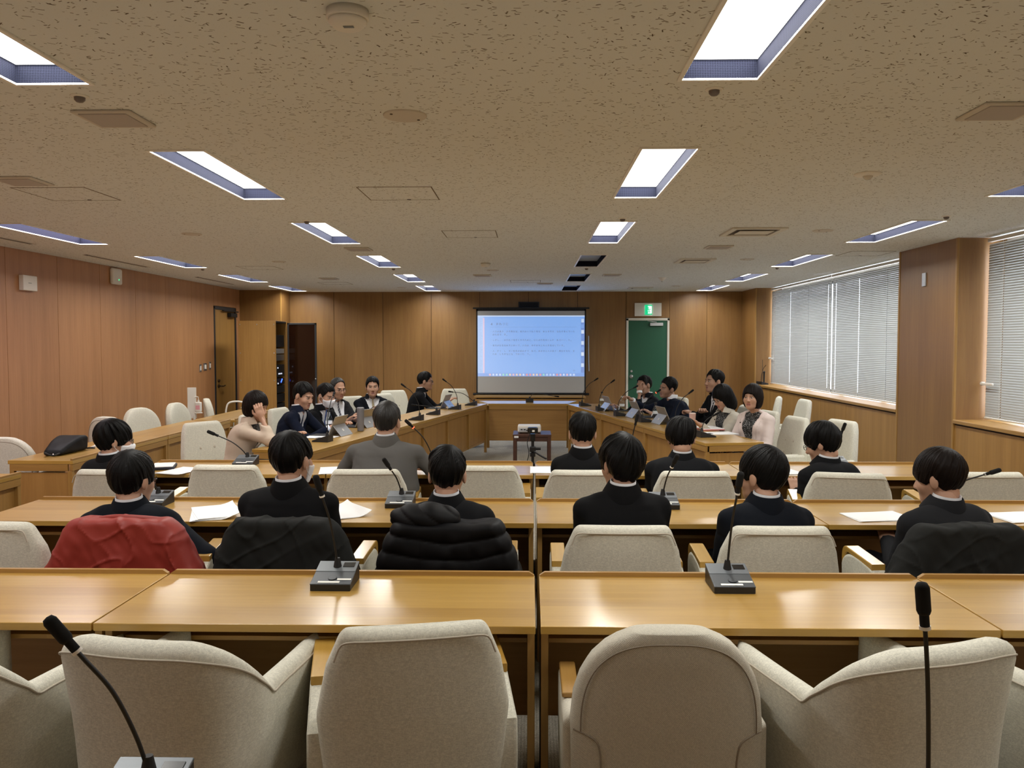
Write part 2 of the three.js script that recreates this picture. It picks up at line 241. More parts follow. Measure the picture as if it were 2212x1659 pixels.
const DX = [[-2.79, -1.385], [-1.385, 0.018], [0.028, 1.452], [1.452, 2.82]];
const rowName = ['closest to the camera', 'in the first row ahead', 'in the second row ahead', 'in the third row ahead'], colName = ['far left', 'left of the centre gap', 'right of the centre gap', 'far right'];
[-1.03, -2.56, -4.06, -5.56].forEach((z, r) => DX.forEach(([a, b], c) => { if (r === 0 && (c === 0 || c === 3)) return; makeDesk(`honey oak desk ${rowName[r]}, ${colName[c]}`, a, b, z); }));

// ---------------------------------------------------------------- framed counters (horseshoe and wall side)
// local frame: x along the front, front face towards -z; top from z = 0 to z = dep
function makeCounter(name, label, len, dep, pos, turn, { lip = false, endL = false, endR = false, panels = 1, H = 0.72, panelTop = 0.62, floorGap = 0.16, group } = {}) {
  const d = thing(name, label, 'desk', pos, turn, group);
  mesh('desk_top', box(len - 0.004, 0.03, dep, 0, H - 0.015, dep / 2, { r: 0.004, grain: 'x' }), M.desk, d);
  mesh('front_rail', box(len - 0.01, 0.05, 0.02, 0, H - 0.056, 0.014, { grain: 'x' }), M.edge, d);
  if (lip) mesh('edge_lip', box(len - 0.006, 0.014, 0.02, 0, H + 0.007, 0.01, { grain: 'x' }), M.edge, d);
  const L = len / panels;
  for (let i = 0; i < panels; i++) mesh('front_panel', box(L - 0.06, H - 0.1 - floorGap, 0.014, -len / 2 + L * (i + 0.5), (H - 0.08 + floorGap) / 2, 0.04, { grain: 'y' }), M.front, d);
  for (let i = 0; i <= panels; i++) mesh('stile', box(0.034, H - 0.082 - (i === 0 || i === panels ? 0 : floorGap), 0.034, clamp(-len / 2 + L * i, -len / 2 + 0.019, len / 2 - 0.019), (H - 0.082 + (i === 0 || i === panels ? 0 : floorGap)) / 2, 0.024), M.edge, d);
  mesh('bottom_rail', box(len - 0.08, 0.03, 0.02, 0, floorGap + 0.005, 0.036, { grain: 'x' }), M.edge, d);
  for (const [on, s] of [[endL, -1], [endR, 1]]) {
    const x = s * (len / 2 - 0.02);
    mesh('leg', box(0.034, H - 0.03, 0.034, x, (H - 0.03) / 2, dep - 0.03), M.edge, d);
    if (on) { mesh('end_rail', box(0.02, 0.05, dep - 0.07, x + s * 0.008, H - 0.056, dep / 2 + 0.005, { grain: 'z' }), M.edge, d); mesh('end_panel', box(0.014, H - 0.13, dep - 0.08, x - s * 0.002, (H - 0.06) / 2, dep / 2 + 0.005, { grain: 'y' }), M.front, d); }
  }
  return d;
}
function counterRun(name, labels, A, B, dep, opt, turnSide) {      // A, B: ends of the visible front line (x, z); counters placed along it
  const n = labels.length, dx = B[0] - A[0], dz = B[1] - A[1], L = Math.hypot(dx, dz) / n, turn = Math.atan2(-dz, dx);
  labels.forEach((lab, i) => { const t = (i + 0.5) / n; makeCounter(name, lab, L, dep, [A[0] + dx * t, 0, A[1] + dz * t], turn, { ...opt, endL: i === 0 && opt.ends[0], endR: i === n - 1 && opt.ends[1] }); });
}
// front faces look inwards; local +z (behind the front) points to the seats
counterRun('horseshoe_desk', ['left horseshoe desk at the far end, beside the centre desk', 'left horseshoe desk in the middle, single black microphone on it', 'left horseshoe desk at the near end, tablet and thermos on it'], [-0.645, -12.26], [-1.79, -6.78], 0.56, { ends: [false, true], panels: 2, group: 'horseshoe desks' });
counterRun('horseshoe_desk', ['right horseshoe desk at the near end, papers and pink folder on it', 'right horseshoe desk in the middle, two tablets on it', 'right horseshoe desk at the far end, beside the centre desk'], [1.55, -7.4], [0.54, -12.2], 0.56, { ends: [true, false], panels: 2, group: 'horseshoe desks' });
// centre desk under the screen
{
  const d = thing('centre_desk', 'oak desk closing the horseshoe below the projection screen', 'desk', [-0.045, 0, -12.27], 0);
  const s = new THREE.Shape([[-0.585, 0], [0.585, 0], [0.76, 0.62], [-0.76, 0.62]].map((p) => new THREE.Vector2(p[0], p[1]))); const g = new THREE.ExtrudeGeometry(s, { depth: 0.03, bevelEnabled: false }); g.rotateX(-Math.PI / 2); g.translate(0, 0.69, 0);
  mesh('desk_top', boxUV(g, 'x', [0.1, 0.4]), M.desk, d); mesh('front_rail', box(1.15, 0.06, 0.02, 0, 0.66, -0.012, { grain: 'x' }), M.edge, d); mesh('front_panel', box(1.15, 0.46, 0.02, 0, 0.4, -0.025, { grain: 'x' }), M.front, d);
  for (const q of [-1, 1]) mesh('leg', box(0.05, 0.68, 0.05, q * 0.62, 0.34, -0.55), M.edge, d);
  const c = thing('low_cabinet', 'low oak cabinet against the front wall under the screen', 'cabinet', [-0.02, 0, -15.06], 0);
  mesh('body', box(1.94, 0.62, 0.5, 0, 0.31, 0, { grain: 'x' }), M.front, c); mesh('cabinet_top', box(1.98, 0.03, 0.54, 0, 0.655, 0, { r: 0.004, grain: 'x' }), M.edge, c); mesh('plinth', box(1.9, 0.02, 0.46, 0, 0.63, 0), M.groove, c);
  for (const q of [-0.66, 0, 0.66]) mesh('door', box(0.62, 0.54, 0.012, q, 0.31, 0.255, { grain: 'y' }), M.front, c);
}
// counters along the left wall; their fronts look right, into the room
const sideLab = ['oak side desk at the left picture edge, nearest the camera', 'left side desk with the black bag on it', 'left side desk behind the beige-jacketed woman', 'left side desk farthest back, next to the equipment rack'];
[[-3.1, -5.55], [-6.18, -7.84], [-7.845, -9.5], [-9.56, -11.07]].forEach(([z0, z1], i) => makeCounter('side_desk', sideLab[i], z0 - z1, 0.5, [i === 3 ? -3.42 : -3.46, 0, (z0 + z1) / 2], -Math.PI / 2, { lip: true, endL: true, endR: true, panels: 1, group: 'desks along the left wall' }));

// ---------------------------------------------------------------- lofted upholstery
function loft(rings, capA = true, capB = true) {
  const n = rings[0].length, pos = [], idx = []; rings.forEach((r) => r.forEach((p) => pos.push(...p)));
  for (let i = 0; i + 1 < rings.length; i++) for (let j = 0; j < n; j++) { const a = i * n + j, b = i * n + (j + 1) % n, c = a + n, d = b + n; idx.push(a, b, c, b, d, c); }
  const cap = (k, flip) => { const c = [0, 0, 0]; rings[k].forEach((p) => { c[0] += p[0] / n; c[1] += p[1] / n; c[2] += p[2] / n; }); const ci = pos.length / 3; pos.push(...c); for (let j = 0; j < n; j++) { const a = k * n + j, b = k * n + (j + 1) % n; flip ? idx.push(a, ci, b) : idx.push(a, b, ci); } };
  if (capA) cap(0, true); if (capB) cap(rings.length - 1, false);
  const g = new THREE.BufferGeometry(); g.setAttribute('position', new THREE.Float32BufferAttribute(pos, 3)); g.setIndex(idx); g.computeVertexNormals(); return g;
}
function sring(hw, ht, y, z, n = 36, e = 3.2, bow = 0) {            // rounded rectangle in the x/z plane at height y
  return [...Array(n)].map((_, i) => { const a = -i / n * Math.PI * 2, c = Math.cos(a), s = Math.sin(a), k = Math.pow(Math.pow(Math.abs(c), e) + Math.pow(Math.abs(s), e), -1 / e); const x = hw * c * k; return [x, y, z + ht * s * k + bow * (x / 0.25) * (x / 0.25)]; });
}
const polyline = (tab, y) => { let i = 0; while (i + 2 < tab.length && y > tab[i + 1][0]) i++; const t = clamp((y - tab[i][0]) / (tab[i + 1][0] - tab[i][0]), 0, 1); return tab[i].slice(1).map((v, k) => lerp(v, tab[i + 1][k + 1], t)); };
// chair local frame: the sitter faces -z, floor at y = 0, seat centre at the origin; the back's rear face is near z = +0.26
function backGeo(tab, topRound) {                                   // tab rows: y, half width, half thickness, z, bow
  const rows = [], y0 = tab[0][0], y1 = tab[tab.length - 1][0];
  const ys = []; for (let i = 0; i <= 28; i++) ys.push(lerp(y0, y1 - topRound, Math.pow(i / 28, 0.8))); for (let i = 1; i <= 6; i++) ys.push(y1 - topRound + topRound * Math.sin(i / 6 * Math.PI / 2));
  ys.forEach((y) => { const [hw, ht, z, bow] = polyline(tab, y); const q = y > y1 - topRound ? Math.sqrt(Math.max(0, 1 - Math.pow((y - (y1 - topRound)) / topRound, 2))) : 1; rows.push(sring(hw - topRound * 0.55 * (1 - q), Math.max(ht * (0.15 + 0.85 * q), 0.004), y, z, 40, 4.2, -bow)); });
  rows.unshift(sring(tab[0][1] - 0.012, tab[0][2] * 0.7, y0 - 0.006, tab[0][3], 40, 4.2, -tab[0][4]));
  return loft(rows);
}
function swivelBase(c, pole = 0.36) {
  mesh('pedestal', [cyl(0.028, 0.03, pole - 0.1, 0, 0.1 + (pole - 0.1) / 2, 0.02), cyl(0.06, 0.05, 0.05, 0, 0.1, 0.02)], M.blackGloss, c);
  for (let i = 0; i < 5; i++) { const a = i / 5 * Math.PI * 2 + 0.3, g = box(0.27, 0.028, 0.045, 0.15, 0.085, 0, { r: 0.008 }).rotateY(a).translate(0, 0, 0.02); mesh('base_arm', g, M.darkGrey, c); const w = new THREE.CylinderGeometry(0.028, 0.028, 0.03, 14).rotateX(Math.PI / 2).translate(0.27, 0.028, 0).rotateY(a).translate(0, 0, 0.02); mesh('caster', w, M.rubber, c); }
}
function seatGeo(hw, z0, z1, y0, y1) { const zc = (z0 + z1) / 2, hz = (z1 - z0) / 2; return loft([sring(hw - 0.02, hz - 0.02, y0, zc, 36, 5), sring(hw, hz, y0 + 0.02, zc, 36, 5), sring(hw, hz, y1 - 0.03, zc, 36, 5), sring(hw - 0.015, hz - 0.015, y1 - 0.008, zc, 36, 5), sring(hw - 0.05, hz - 0.05, y1, zc, 36, 5)]); }
const fab = (g, off) => boxUV(g, 'y', off || [uvSeed(), uvSeed()]);
// type B: straight trapezoid back with rounded corners, upholstered arm cheeks under oak arm caps
const tabB = [[0.28, 0.215, 0.05, 0.20, 0.02], [0.45, 0.248, 0.055, 0.215, 0.03], [0.60, 0.264, 0.055, 0.23, 0.035], [0.74, 0.237, 0.05, 0.245, 0.03], [0.85, 0.192, 0.042, 0.26, 0.02]];
function chairB(label, x, z, turn = 0) {
  const c = thing('oak_arm_chair', label, 'chair', [x, 0, z], turn, 'cream chairs with oak arm caps');
  mesh('backrest', fab(backGeo(tabB, 0.03)), M.fabric, c);
  { const pts = []; for (let i = 0; i <= 16; i++) { const t = i / 16, xx = lerp(-0.193, 0.193, t); pts.push([xx, 0.824 + (Math.abs(t - 0.5) > 0.47 ? -0.006 : 0), 0.302 - 0.02 * (xx / 0.25) ** 2]); } mesh('piping', tube([[-0.213, 0.775, 0.29], ...pts, [0.213, 0.775, 0.29]], 0.003, 40, 6), M.piping, c); }
  mesh('seat', fab(seatGeo(0.235, -0.26, 0.2, 0.33, 0.44)), M.fabric, c);
  for (const s of [-1, 1]) {
    const sh = new THREE.Shape(); sh.moveTo(-0.2, 0.3); sh.lineTo(0.17, 0.3); sh.quadraticCurveTo(0.21, 0.42, 0.19, 0.54); sh.lineTo(0.02, 0.615); sh.quadraticCurveTo(-0.2, 0.66, -0.22, 0.58); sh.closePath();
    const g = new THREE.ExtrudeGeometry(sh, { depth: 0.045, bevelEnabled: true, bevelSize: 0.012, bevelThickness: 0.012, bevelSegments: 3 }); g.rotateY(-Math.PI / 2); g.translate(s * 0.256 + 0.0225, 0, 0); const a = mesh('arm_cheek', fab(g), M.fabric, c);
    const cp = new THREE.Shape(); cp.moveTo(-0.225, 0.575); cp.quadraticCurveTo(-0.235, 0.655, -0.19, 0.652); cp.lineTo(0.04, 0.628); cp.lineTo(0.04, 0.61); cp.lineTo(-0.17, 0.635); cp.quadraticCurveTo(-0.213, 0.635, -0.208, 0.575); cp.closePath();
    const gc = new THREE.ExtrudeGeometry(cp, { depth: 0.056, bevelEnabled: true, bevelSize: 0.004, bevelThickness: 0.004, bevelSegments: 2 }); gc.rotateY(-Math.PI / 2); gc.translate(s * 0.256 + 0.028, 0.012, 0); mesh('arm_cap', boxUV(gc, 'z'), M.desk, c);
  }
  swivelBase(c); return c;
}
// type C: arched back with a stitched lower yoke
const tabC = [[0.22, 0.225, 0.055, 0.19, 0.02], [0.45, 0.256, 0.06, 0.21, 0.025], [0.58, 0.258, 0.06, 0.222, 0.03], [0.66, 0.25, 0.059, 0.228, 0.03], [0.72, 0.232, 0.057, 0.233, 0.028], [0.77, 0.205, 0.055, 0.239, 0.025], [0.81, 0.168, 0.051, 0.244, 0.02], [0.835, 0.132, 0.046, 0.248, 0.015], [0.85, 0.094, 0.04, 0.25, 0.01], [0.858, 0.05, 0.03, 0.25, 0]];
function chairC(label, x, z, turn = 0, mat = M.twill, name = 'round_back_chair') {
  const c = thing(name, label, 'chair', [x, 0, z], turn, 'cream chairs with arched backs');
  mesh('backrest', fab(backGeo(tabC, 0.012)), mat, c);
  mesh('seat', fab(seatGeo(0.235, -0.26, 0.18, 0.33, 0.44)), mat, c);
  const rear = (x, y) => { const [hw, ht, z, bow] = polyline(tabC, y); const e = 4.2, k = Math.pow(Math.max(0, 1 - Math.pow(Math.min(1, Math.abs(x) / hw), e)), 1 / e); return z + ht * k - bow * (x / 0.25) ** 2 + 0.0005; };
  for (const s of [-1, 1]) { const p = [[0.25, 0.568], [0.215, 0.562], [0.19, 0.547], [0.181, 0.515], [0.178, 0.46], [0.175, 0.38], [0.17, 0.26]].map(([a, y]) => [s * a, y, rear(s * a, y)]); mesh('stitched_seam', tube(p, 0.0028, 30, 6), M.seam, c); }
  { const p = []; for (let i = 0; i <= 30; i++) { const t = i / 30 * Math.PI, cx = Math.cos(t), sy = Math.sin(t); p.push([0.236 * Math.sign(cx) * Math.pow(Math.abs(cx), 0.7), 0.57 + 0.252 * Math.pow(sy, 0.8), 0]); } p.forEach((q) => { q[2] = rear(q[0] * 0.94, Math.min(q[1], 0.83)) - 0.001; q[0] *= 0.985; }); mesh('edge_seam', tube(p, 0.0022, 60, 6), M.seam, c); }
  for (const s of [-1, 1]) { mesh('arm_cheek', fab(new RoundedBoxGeometry(0.055, 0.26, 0.4, 3, 0.022).translate(s * 0.25, 0.45, 0.0)), mat, c); mesh('arm_cap', box(0.05, 0.018, 0.24, s * 0.25, 0.588, -0.06, { r: 0.006, grain: 'z' }), M.edge, c); }
  swivelBase(c); return c;
}
// type A: tub chair, the back runs round into sloping upholstered arms
function chairA(label, x, z, turn = 0) {
  const c = thing('tub_chair', label, 'chair', [x, 0, z], turn, 'cream tub chairs');
  const P = []; const add = (x, z) => P.push(new THREE.Vector3(x * 0.8, 0, z));
  add(-0.285, -0.3); add(-0.288, -0.15); add(-0.285, 0.02); add(-0.272, 0.15); add(-0.225, 0.232); add(-0.1, 0.256); add(0, 0.26); add(0.1, 0.256); add(0.225, 0.232); add(0.272, 0.15); add(0.285, 0.02); add(0.288, -0.15); add(0.285, -0.3);
  const cv = new THREE.CatmullRomCurve3(P), N = 72, rings = [], pipe = [];
  const topY = (s) => { const a = Math.abs(s - 0.5) * 2, w = 0.04, lin1 = (q) => q < 0.23 ? 0.842 : q < 0.50 ? lerp(0.842, 0.66, (q - 0.23) / 0.27) : lerp(0.66, 0.675, (q - 0.50) / 0.50); let t = 0; for (let k = -3; k <= 3; k++) t += lin1(Math.abs(a + k * w / 3 * (a < 0.42 ? 1 : 0.35))); return t / 7; };
  const frame = (s) => { const p = cv.getPointAt(s), t = cv.getTangentAt(s); return [p, new THREE.Vector3(-t.z, 0, t.x)]; };   // outward normal
  for (let i = 0; i <= N; i++) {
    const s = i / N; const [p, n] = frame(s), y1 = topY(s), a = Math.abs(s - 0.5) * 2, th = lerp(0.045, 0.034, sstep(0.3, 0.6, a)), bot = 0.30, endQ = clamp(Math.min(s, 1 - s) / 0.02, 0.25, 1);
    const prof = []; const R = 8;
    prof.push([-th * 0.8, bot], [th * 0.4, bot]);
    for (let k = 0; k <= 6; k++) { const y = lerp(bot + 0.02, y1 - th, k / 6); prof.push([th, y]); }
    for (let k = 1; k < R; k++) { const q = k / R * Math.PI; prof.push([th * Math.cos(q), y1 - th + th * Math.sin(q)]); }
    for (let k = 6; k >= 0; k--) prof.push([-th, lerp(bot + 0.02, y1 - th, k / 6)]);
    rings.push(prof.map(([o, y]) => { const oo = (o) * endQ, tap = -0.09 * clamp((0.62 - y) / 0.32, 0, 1), lean = 0.035 * clamp((y - 0.6) / 0.25, 0, 1) * (1 - sstep(0.35, 0.62, a)); return [p.x * (1 + tap) + n.x * (oo + lean), y, p.z * (1 + tap * 0.6) + n.z * (oo + lean)]; }));
    const yp = y1 - th * 0.75, lean = 0.035 * clamp((yp - 0.6) / 0.25, 0, 1) * (1 - sstep(0.35, 0.62, a)); pipe.push([p.x + n.x * (th + 0.0015 + lean), yp, p.z + n.z * (th + 0.0015 + lean)]);
  }
  mesh('shell', fab(loft(rings)), M.fabric, c); mesh('piping', tube(pipe.filter((_, i) => i % 2 === 0 && i > 3 && i < 69), 0.0032, 120, 6), M.piping, c);
  mesh('seat', fab(seatGeo(0.175, -0.28, 0.2, 0.30, 0.44)), M.fabric, c); swivelBase(c, 0.33); return c;
}
// type D: buttoned side chair upholstered down to a plinth
const tabD = [[0.10, 0.235, 0.05, 0.20, 0.0], [0.44, 0.25, 0.055, 0.215, 0.01], [0.62, 0.245, 0.055, 0.235, 0.02], [0.80, 0.215, 0.048, 0.262, 0.02], [0.89, 0.18, 0.04, 0.275, 0.015]];
function chairD(label, x, z, turn = 0) {
  const c = thing('buttoned_chair', label, 'chair', [x, 0, z], turn, 'cream chairs with buttoned backs');
  mesh('backrest', fab(backGeo(tabD, 0.035)), M.fabric, c); mesh('seat', fab(seatGeo(0.24, -0.27, 0.19, 0.10, 0.43)), M.fabric, c);
  for (const s of [-1, 1]) for (const y of [0.54, 0.66]) mesh('back_button', new THREE.SphereGeometry(0.012, 12, 8).scale(1, 1, 0.5).translate(s * 0.075, y, polyline(tabD, y)[2] - polyline(tabD, y)[1] - 0.001), M.button, c);
  for (const s of [-1, 1]) mesh('arm_cheek', fab(new RoundedBoxGeometry(0.06, 0.44, 0.42, 3, 0.025).translate(s * 0.245, 0.33, 0.0)), M.fabric, c);
  mesh('plinth', box(0.44, 0.1, 0.42, 0, 0.05, 0), M.black, c); return c;
}
// nearest row
chairA('tub chair half cut off at the left picture edge, front row', -1.6, -2.36, -0.25);
chairA('tub chair left of centre in the front row, turned to the right', -0.965, -2.37, -0.17);
chairB('square-backed chair left of the centre gap in the front row, tilted', -0.36, -2.44, 0.2);
chairC('arched-back chair with a stitched yoke, right of the centre gap in front', 0.365, -2.42, 0);
chairA('tub chair on the right in the front row, turned to the left', 0.965, -2.37, 0.32);
chairA('tub chair cut off by the right picture edge, front row', 1.66, -2.36, 0.4);
// second row
chairB('empty chair at the left picture edge, behind the nearest left desk', -2.28, -3.70, -0.1);
chairB('chair under the red coat, second row', -1.74, -3.72, 0.05);
chairB('chair under the dark grey coat, second row, beside the puffer coat', -1.03, -3.72, -0.05);
chairB('chair under the black puffer coat, second row', -0.35, -3.72, 0);
chairB('second-row chair just right of the centre gap, young man seated', 0.38, -3.68, 0);
chairB('second-row chair behind the nearest right-hand microphone', 1.03, -3.68, 0);
chairB('chair under the charcoal coat at the right', 1.76, -3.68, 0.1);
// third row
chairB('third-row chair of the masked student with glasses, at the left', -2.52, -5.16, 0);
chairB('empty third-row chair in front of the beige-jacketed woman', -1.9, -5.36, 0);
chairB('third-row chair of the man in the grey suit', -1.0, -5.2, 0.04);
chairB('empty third-row chair left of the centre gap', -0.29, -5.36, 0);
chairB('third-row chair right of the centre gap, student seated', 0.32, -5.2, 0);
chairB('third-row chair of the student with bowed head', 0.97, -5.17, 0);
chairB('third-row chair on the right, turned, student leaning off it', 1.9, -5.12, -0.18);
chairB('empty third-row chair at the far right by the wall', 2.68, -5.17, 0);
// chairs of the horseshoe and along the walls
const faceL = Math.PI * 1.5 - 0.2, faceR = Math.PI * 0.5 + 0.2;
chairD('buttoned chair of the beige-jacketed woman at the near left', -2.78, -7.38, faceL - 0.35);
chairD('chair of the man in the navy suit, near left', -2.6, -8.35, faceL);
chairD('chair of the masked man on the left', -2.55, -9.12, faceL);
chairD('chair of the man leaning back in glasses and striped tie', -2.5, -9.98, faceL);
chairD('chair of the older man facing the camera', -2.3, -11.05, faceL - 0.7);
chairD('empty chair beside the older man, against the front wall', -2.0, -12.5, faceL - 0.9);
chairD('empty chair between the older man and the laptop man', -1.95, -11.72, faceL - 0.5);
chairD('empty chair at the far left end of the horseshoe', -1.15, -12.95, Math.PI + 0.25);
chairD('chair of the man resting his cheek on his hand', 1.75, -11.1, faceR);
chairD('chair of the man reaching out his arm', 1.98, -10.3, faceR);
chairD('chair of the man with folded arms', 2.25, -9.6, faceR);
chairD('chair of the woman looking down at the right', 2.28, -8.86, faceR);
chairD('chair of the woman in the pale pink jacket', 2.34, -8.12, faceR);
chairD('empty buttoned chair against the window wall, farther one', 3.08, -11.35, faceR - 0.5);
chairD('empty buttoned chair against the window wall, nearer one', 3.25, -10.75, faceR - 0.2);
chairD('empty chair between the right horseshoe desk and the window wall', 2.66, -7.75, faceR + 0.1);
chairC('arched chair at the left picture edge behind the side desk', -4.24, -6.78, 0.05, M.fabric);
chairC('arched chair at the left wall, behind the masked student', -4.28, -8.65, -0.3, M.fabric);
chairC('arched chair at the left wall right of the masked student', -4.35, -9.5, faceL - 0.2, M.fabric);
chairC('small-looking cream chair at the left wall before the sanitizer stand', -4.26, -10.4, faceL + 0.1, M.fabric);
chairC('cream chair at the left wall just right of the sanitizer stand', -4.2, -11.35, faceL + 0.6, M.fabric);
// ---------------------------------------------------------------- distance fields meshed with surface nets
function nets(f, lo, hi, h) {
  const n = [0, 1, 2].map((k) => Math.ceil((hi[k] - lo[k]) / h) + 1), [nx, ny, nz] = n, V = new Float32Array(nx * ny * nz), B = 5, id = (i, j, k) => (k * ny + j) * nx + i;
  for (let k0 = 0; k0 < nz; k0 += B) for (let j0 = 0; j0 < ny; j0 += B) for (let i0 = 0; i0 < nx; i0 += B) {
    const k1 = Math.min(k0 + B, nz), j1 = Math.min(j0 + B, ny), i1 = Math.min(i0 + B, nx), c = f(lo[0] + (i0 + i1 - 1) / 2 * h, lo[1] + (j0 + j1 - 1) / 2 * h, lo[2] + (k0 + k1 - 1) / 2 * h), skip = Math.abs(c) > B * h * 0.87 * 1.3 + 0.03;
    for (let k = k0; k < k1; k++) for (let j = j0; j < j1; j++) for (let i = i0; i < i1; i++) V[id(i, j, k)] = skip ? c : f(lo[0] + i * h, lo[1] + j * h, lo[2] + k * h);
  }
  const at = new Int32Array(nx * ny * nz).fill(-1), pos = [], idx = [], E = [[0, 1], [0, 2], [0, 4], [1, 3], [1, 5], [2, 3], [2, 6], [3, 7], [4, 5], [4, 6], [5, 7], [6, 7]], v = new Float32Array(8);
  for (let k = 0; k + 1 < nz; k++) for (let j = 0; j + 1 < ny; j++) for (let i = 0; i + 1 < nx; i++) {
    let m = 0; for (let q = 0; q < 8; q++) { v[q] = V[id(i + (q & 1), j + ((q >> 1) & 1), k + (q >> 2))]; if (v[q] < 0) m++; }
    if (m === 0 || m === 8) continue;
    let x = 0, y = 0, z = 0, c = 0; for (const [a, b] of E) if ((v[a] < 0) !== (v[b] < 0)) { const t = v[a] / (v[a] - v[b]); x += (a & 1) + t * ((b & 1) - (a & 1)); y += ((a >> 1) & 1) + t * (((b >> 1) & 1) - ((a >> 1) & 1)); z += (a >> 2) + t * ((b >> 2) - (a >> 2)); c++; }
    at[id(i, j, k)] = pos.length / 3; pos.push(lo[0] + (i + x / c) * h, lo[1] + (j + y / c) * h, lo[2] + (k + z / c) * h);
  }
  const quad = (a, b, c, d, flip) => { if (a < 0 || b < 0 || c < 0 || d < 0) return; flip ? idx.push(a, c, b, a, d, c) : idx.push(a, b, c, a, c, d); };
  for (let k = 1; k + 1 < nz; k++) for (let j = 1; j + 1 < ny; j++) for (let i = 1; i + 1 < nx; i++) {
    const s = V[id(i, j, k)] < 0;
    if (s !== V[id(i + 1, j, k)] < 0) quad(at[id(i, j - 1, k - 1)], at[id(i, j, k - 1)], at[id(i, j, k)], at[id(i, j - 1, k)], !s);
    if (s !== V[id(i, j + 1, k)] < 0) quad(at[id(i - 1, j, k - 1)], at[id(i - 1, j, k)], at[id(i, j, k)], at[id(i, j, k - 1)], !s);
    if (s !== V[id(i, j, k + 1)] < 0) quad(at[id(i - 1, j - 1, k)], at[id(i, j - 1, k)], at[id(i, j, k)], at[id(i - 1, j, k)], !s);
  }
  const nor = new Float32Array(pos.length), e = h * 0.6;
  for (let p = 0; p < pos.length; p += 3) { const x = pos[p], y = pos[p + 1], z = pos[p + 2]; let a = f(x + e, y, z) - f(x - e, y, z), b = f(x, y + e, z) - f(x, y - e, z), c = f(x, y, z + e) - f(x, y, z - e); const l = Math.hypot(a, b, c) || 1; nor[p] = a / l; nor[p + 1] = b / l; nor[p + 2] = c / l; }
  const g = new THREE.BufferGeometry(); g.setAttribute('position', new THREE.Float32BufferAttribute(pos, 3)); g.setAttribute('normal', new THREE.Float32BufferAttribute(nor, 3)); g.setIndex(idx); return g;
}
const smin = (a, b, k) => { const h = Math.max(k - Math.abs(a - b), 0) / k; return Math.min(a, b) - h * h * k * 0.25; }, smax = (a, b, k) => -smin(-a, -b, k);
const capsule = (a, b, ra, rb) => { const bx = b[0] - a[0], by = b[1] - a[1], bz = b[2] - a[2], l = 1 / (bx * bx + by * by + bz * bz + 1e-12); return (x, y, z) => { const px = x - a[0], py = y - a[1], pz = z - a[2], t = clamp((px * bx + py * by + pz * bz) * l, 0, 1), u = px - bx * t, v = py - by * t, w = pz - bz * t; return Math.sqrt(u * u + v * v + w * w) - ra - (rb - ra) * t; }; };
const ellip = (c, r) => (x, y, z) => { const a = (x - c[0]) / r[0], b = (y - c[1]) / r[1], d = (z - c[2]) / r[2], k0 = Math.sqrt(a * a + b * b + d * d), a1 = a / r[0], b1 = b / r[1], d1 = d / r[2], k1 = Math.sqrt(a1 * a1 + b1 * b1 + d1 * d1); return k1 < 1e-9 ? -Math.min(...r) : k0 * (k0 - 1) / k1; };
const rbox = (c, s, r) => (x, y, z) => { const a = Math.abs(x - c[0]) - s[0] + r, b = Math.abs(y - c[1]) - s[1] + r, d = Math.abs(z - c[2]) - s[2] + r, A = Math.max(a, 0), B = Math.max(b, 0), D = Math.max(d, 0); return Math.sqrt(A * A + B * B + D * D) + Math.min(Math.max(a, b, d), 0) - r; };
const blend = (list, k) => (x, y, z) => { let d = list[0](x, y, z); for (let i = 1; i < list.length; i++) d = smin(d, list[i](x, y, z), k); return d; };
function paint(g, fn) { const p = g.attributes.position, c = new Float32Array(p.count * 3); for (let i = 0; i < p.count; i++) { const q = fn(p.getX(i), p.getY(i), p.getZ(i)); c[i * 3] = q[0]; c[i * 3 + 1] = q[1]; c[i * 3 + 2] = q[2]; } g.setAttribute('color', new THREE.BufferAttribute(c, 3)); return g; }

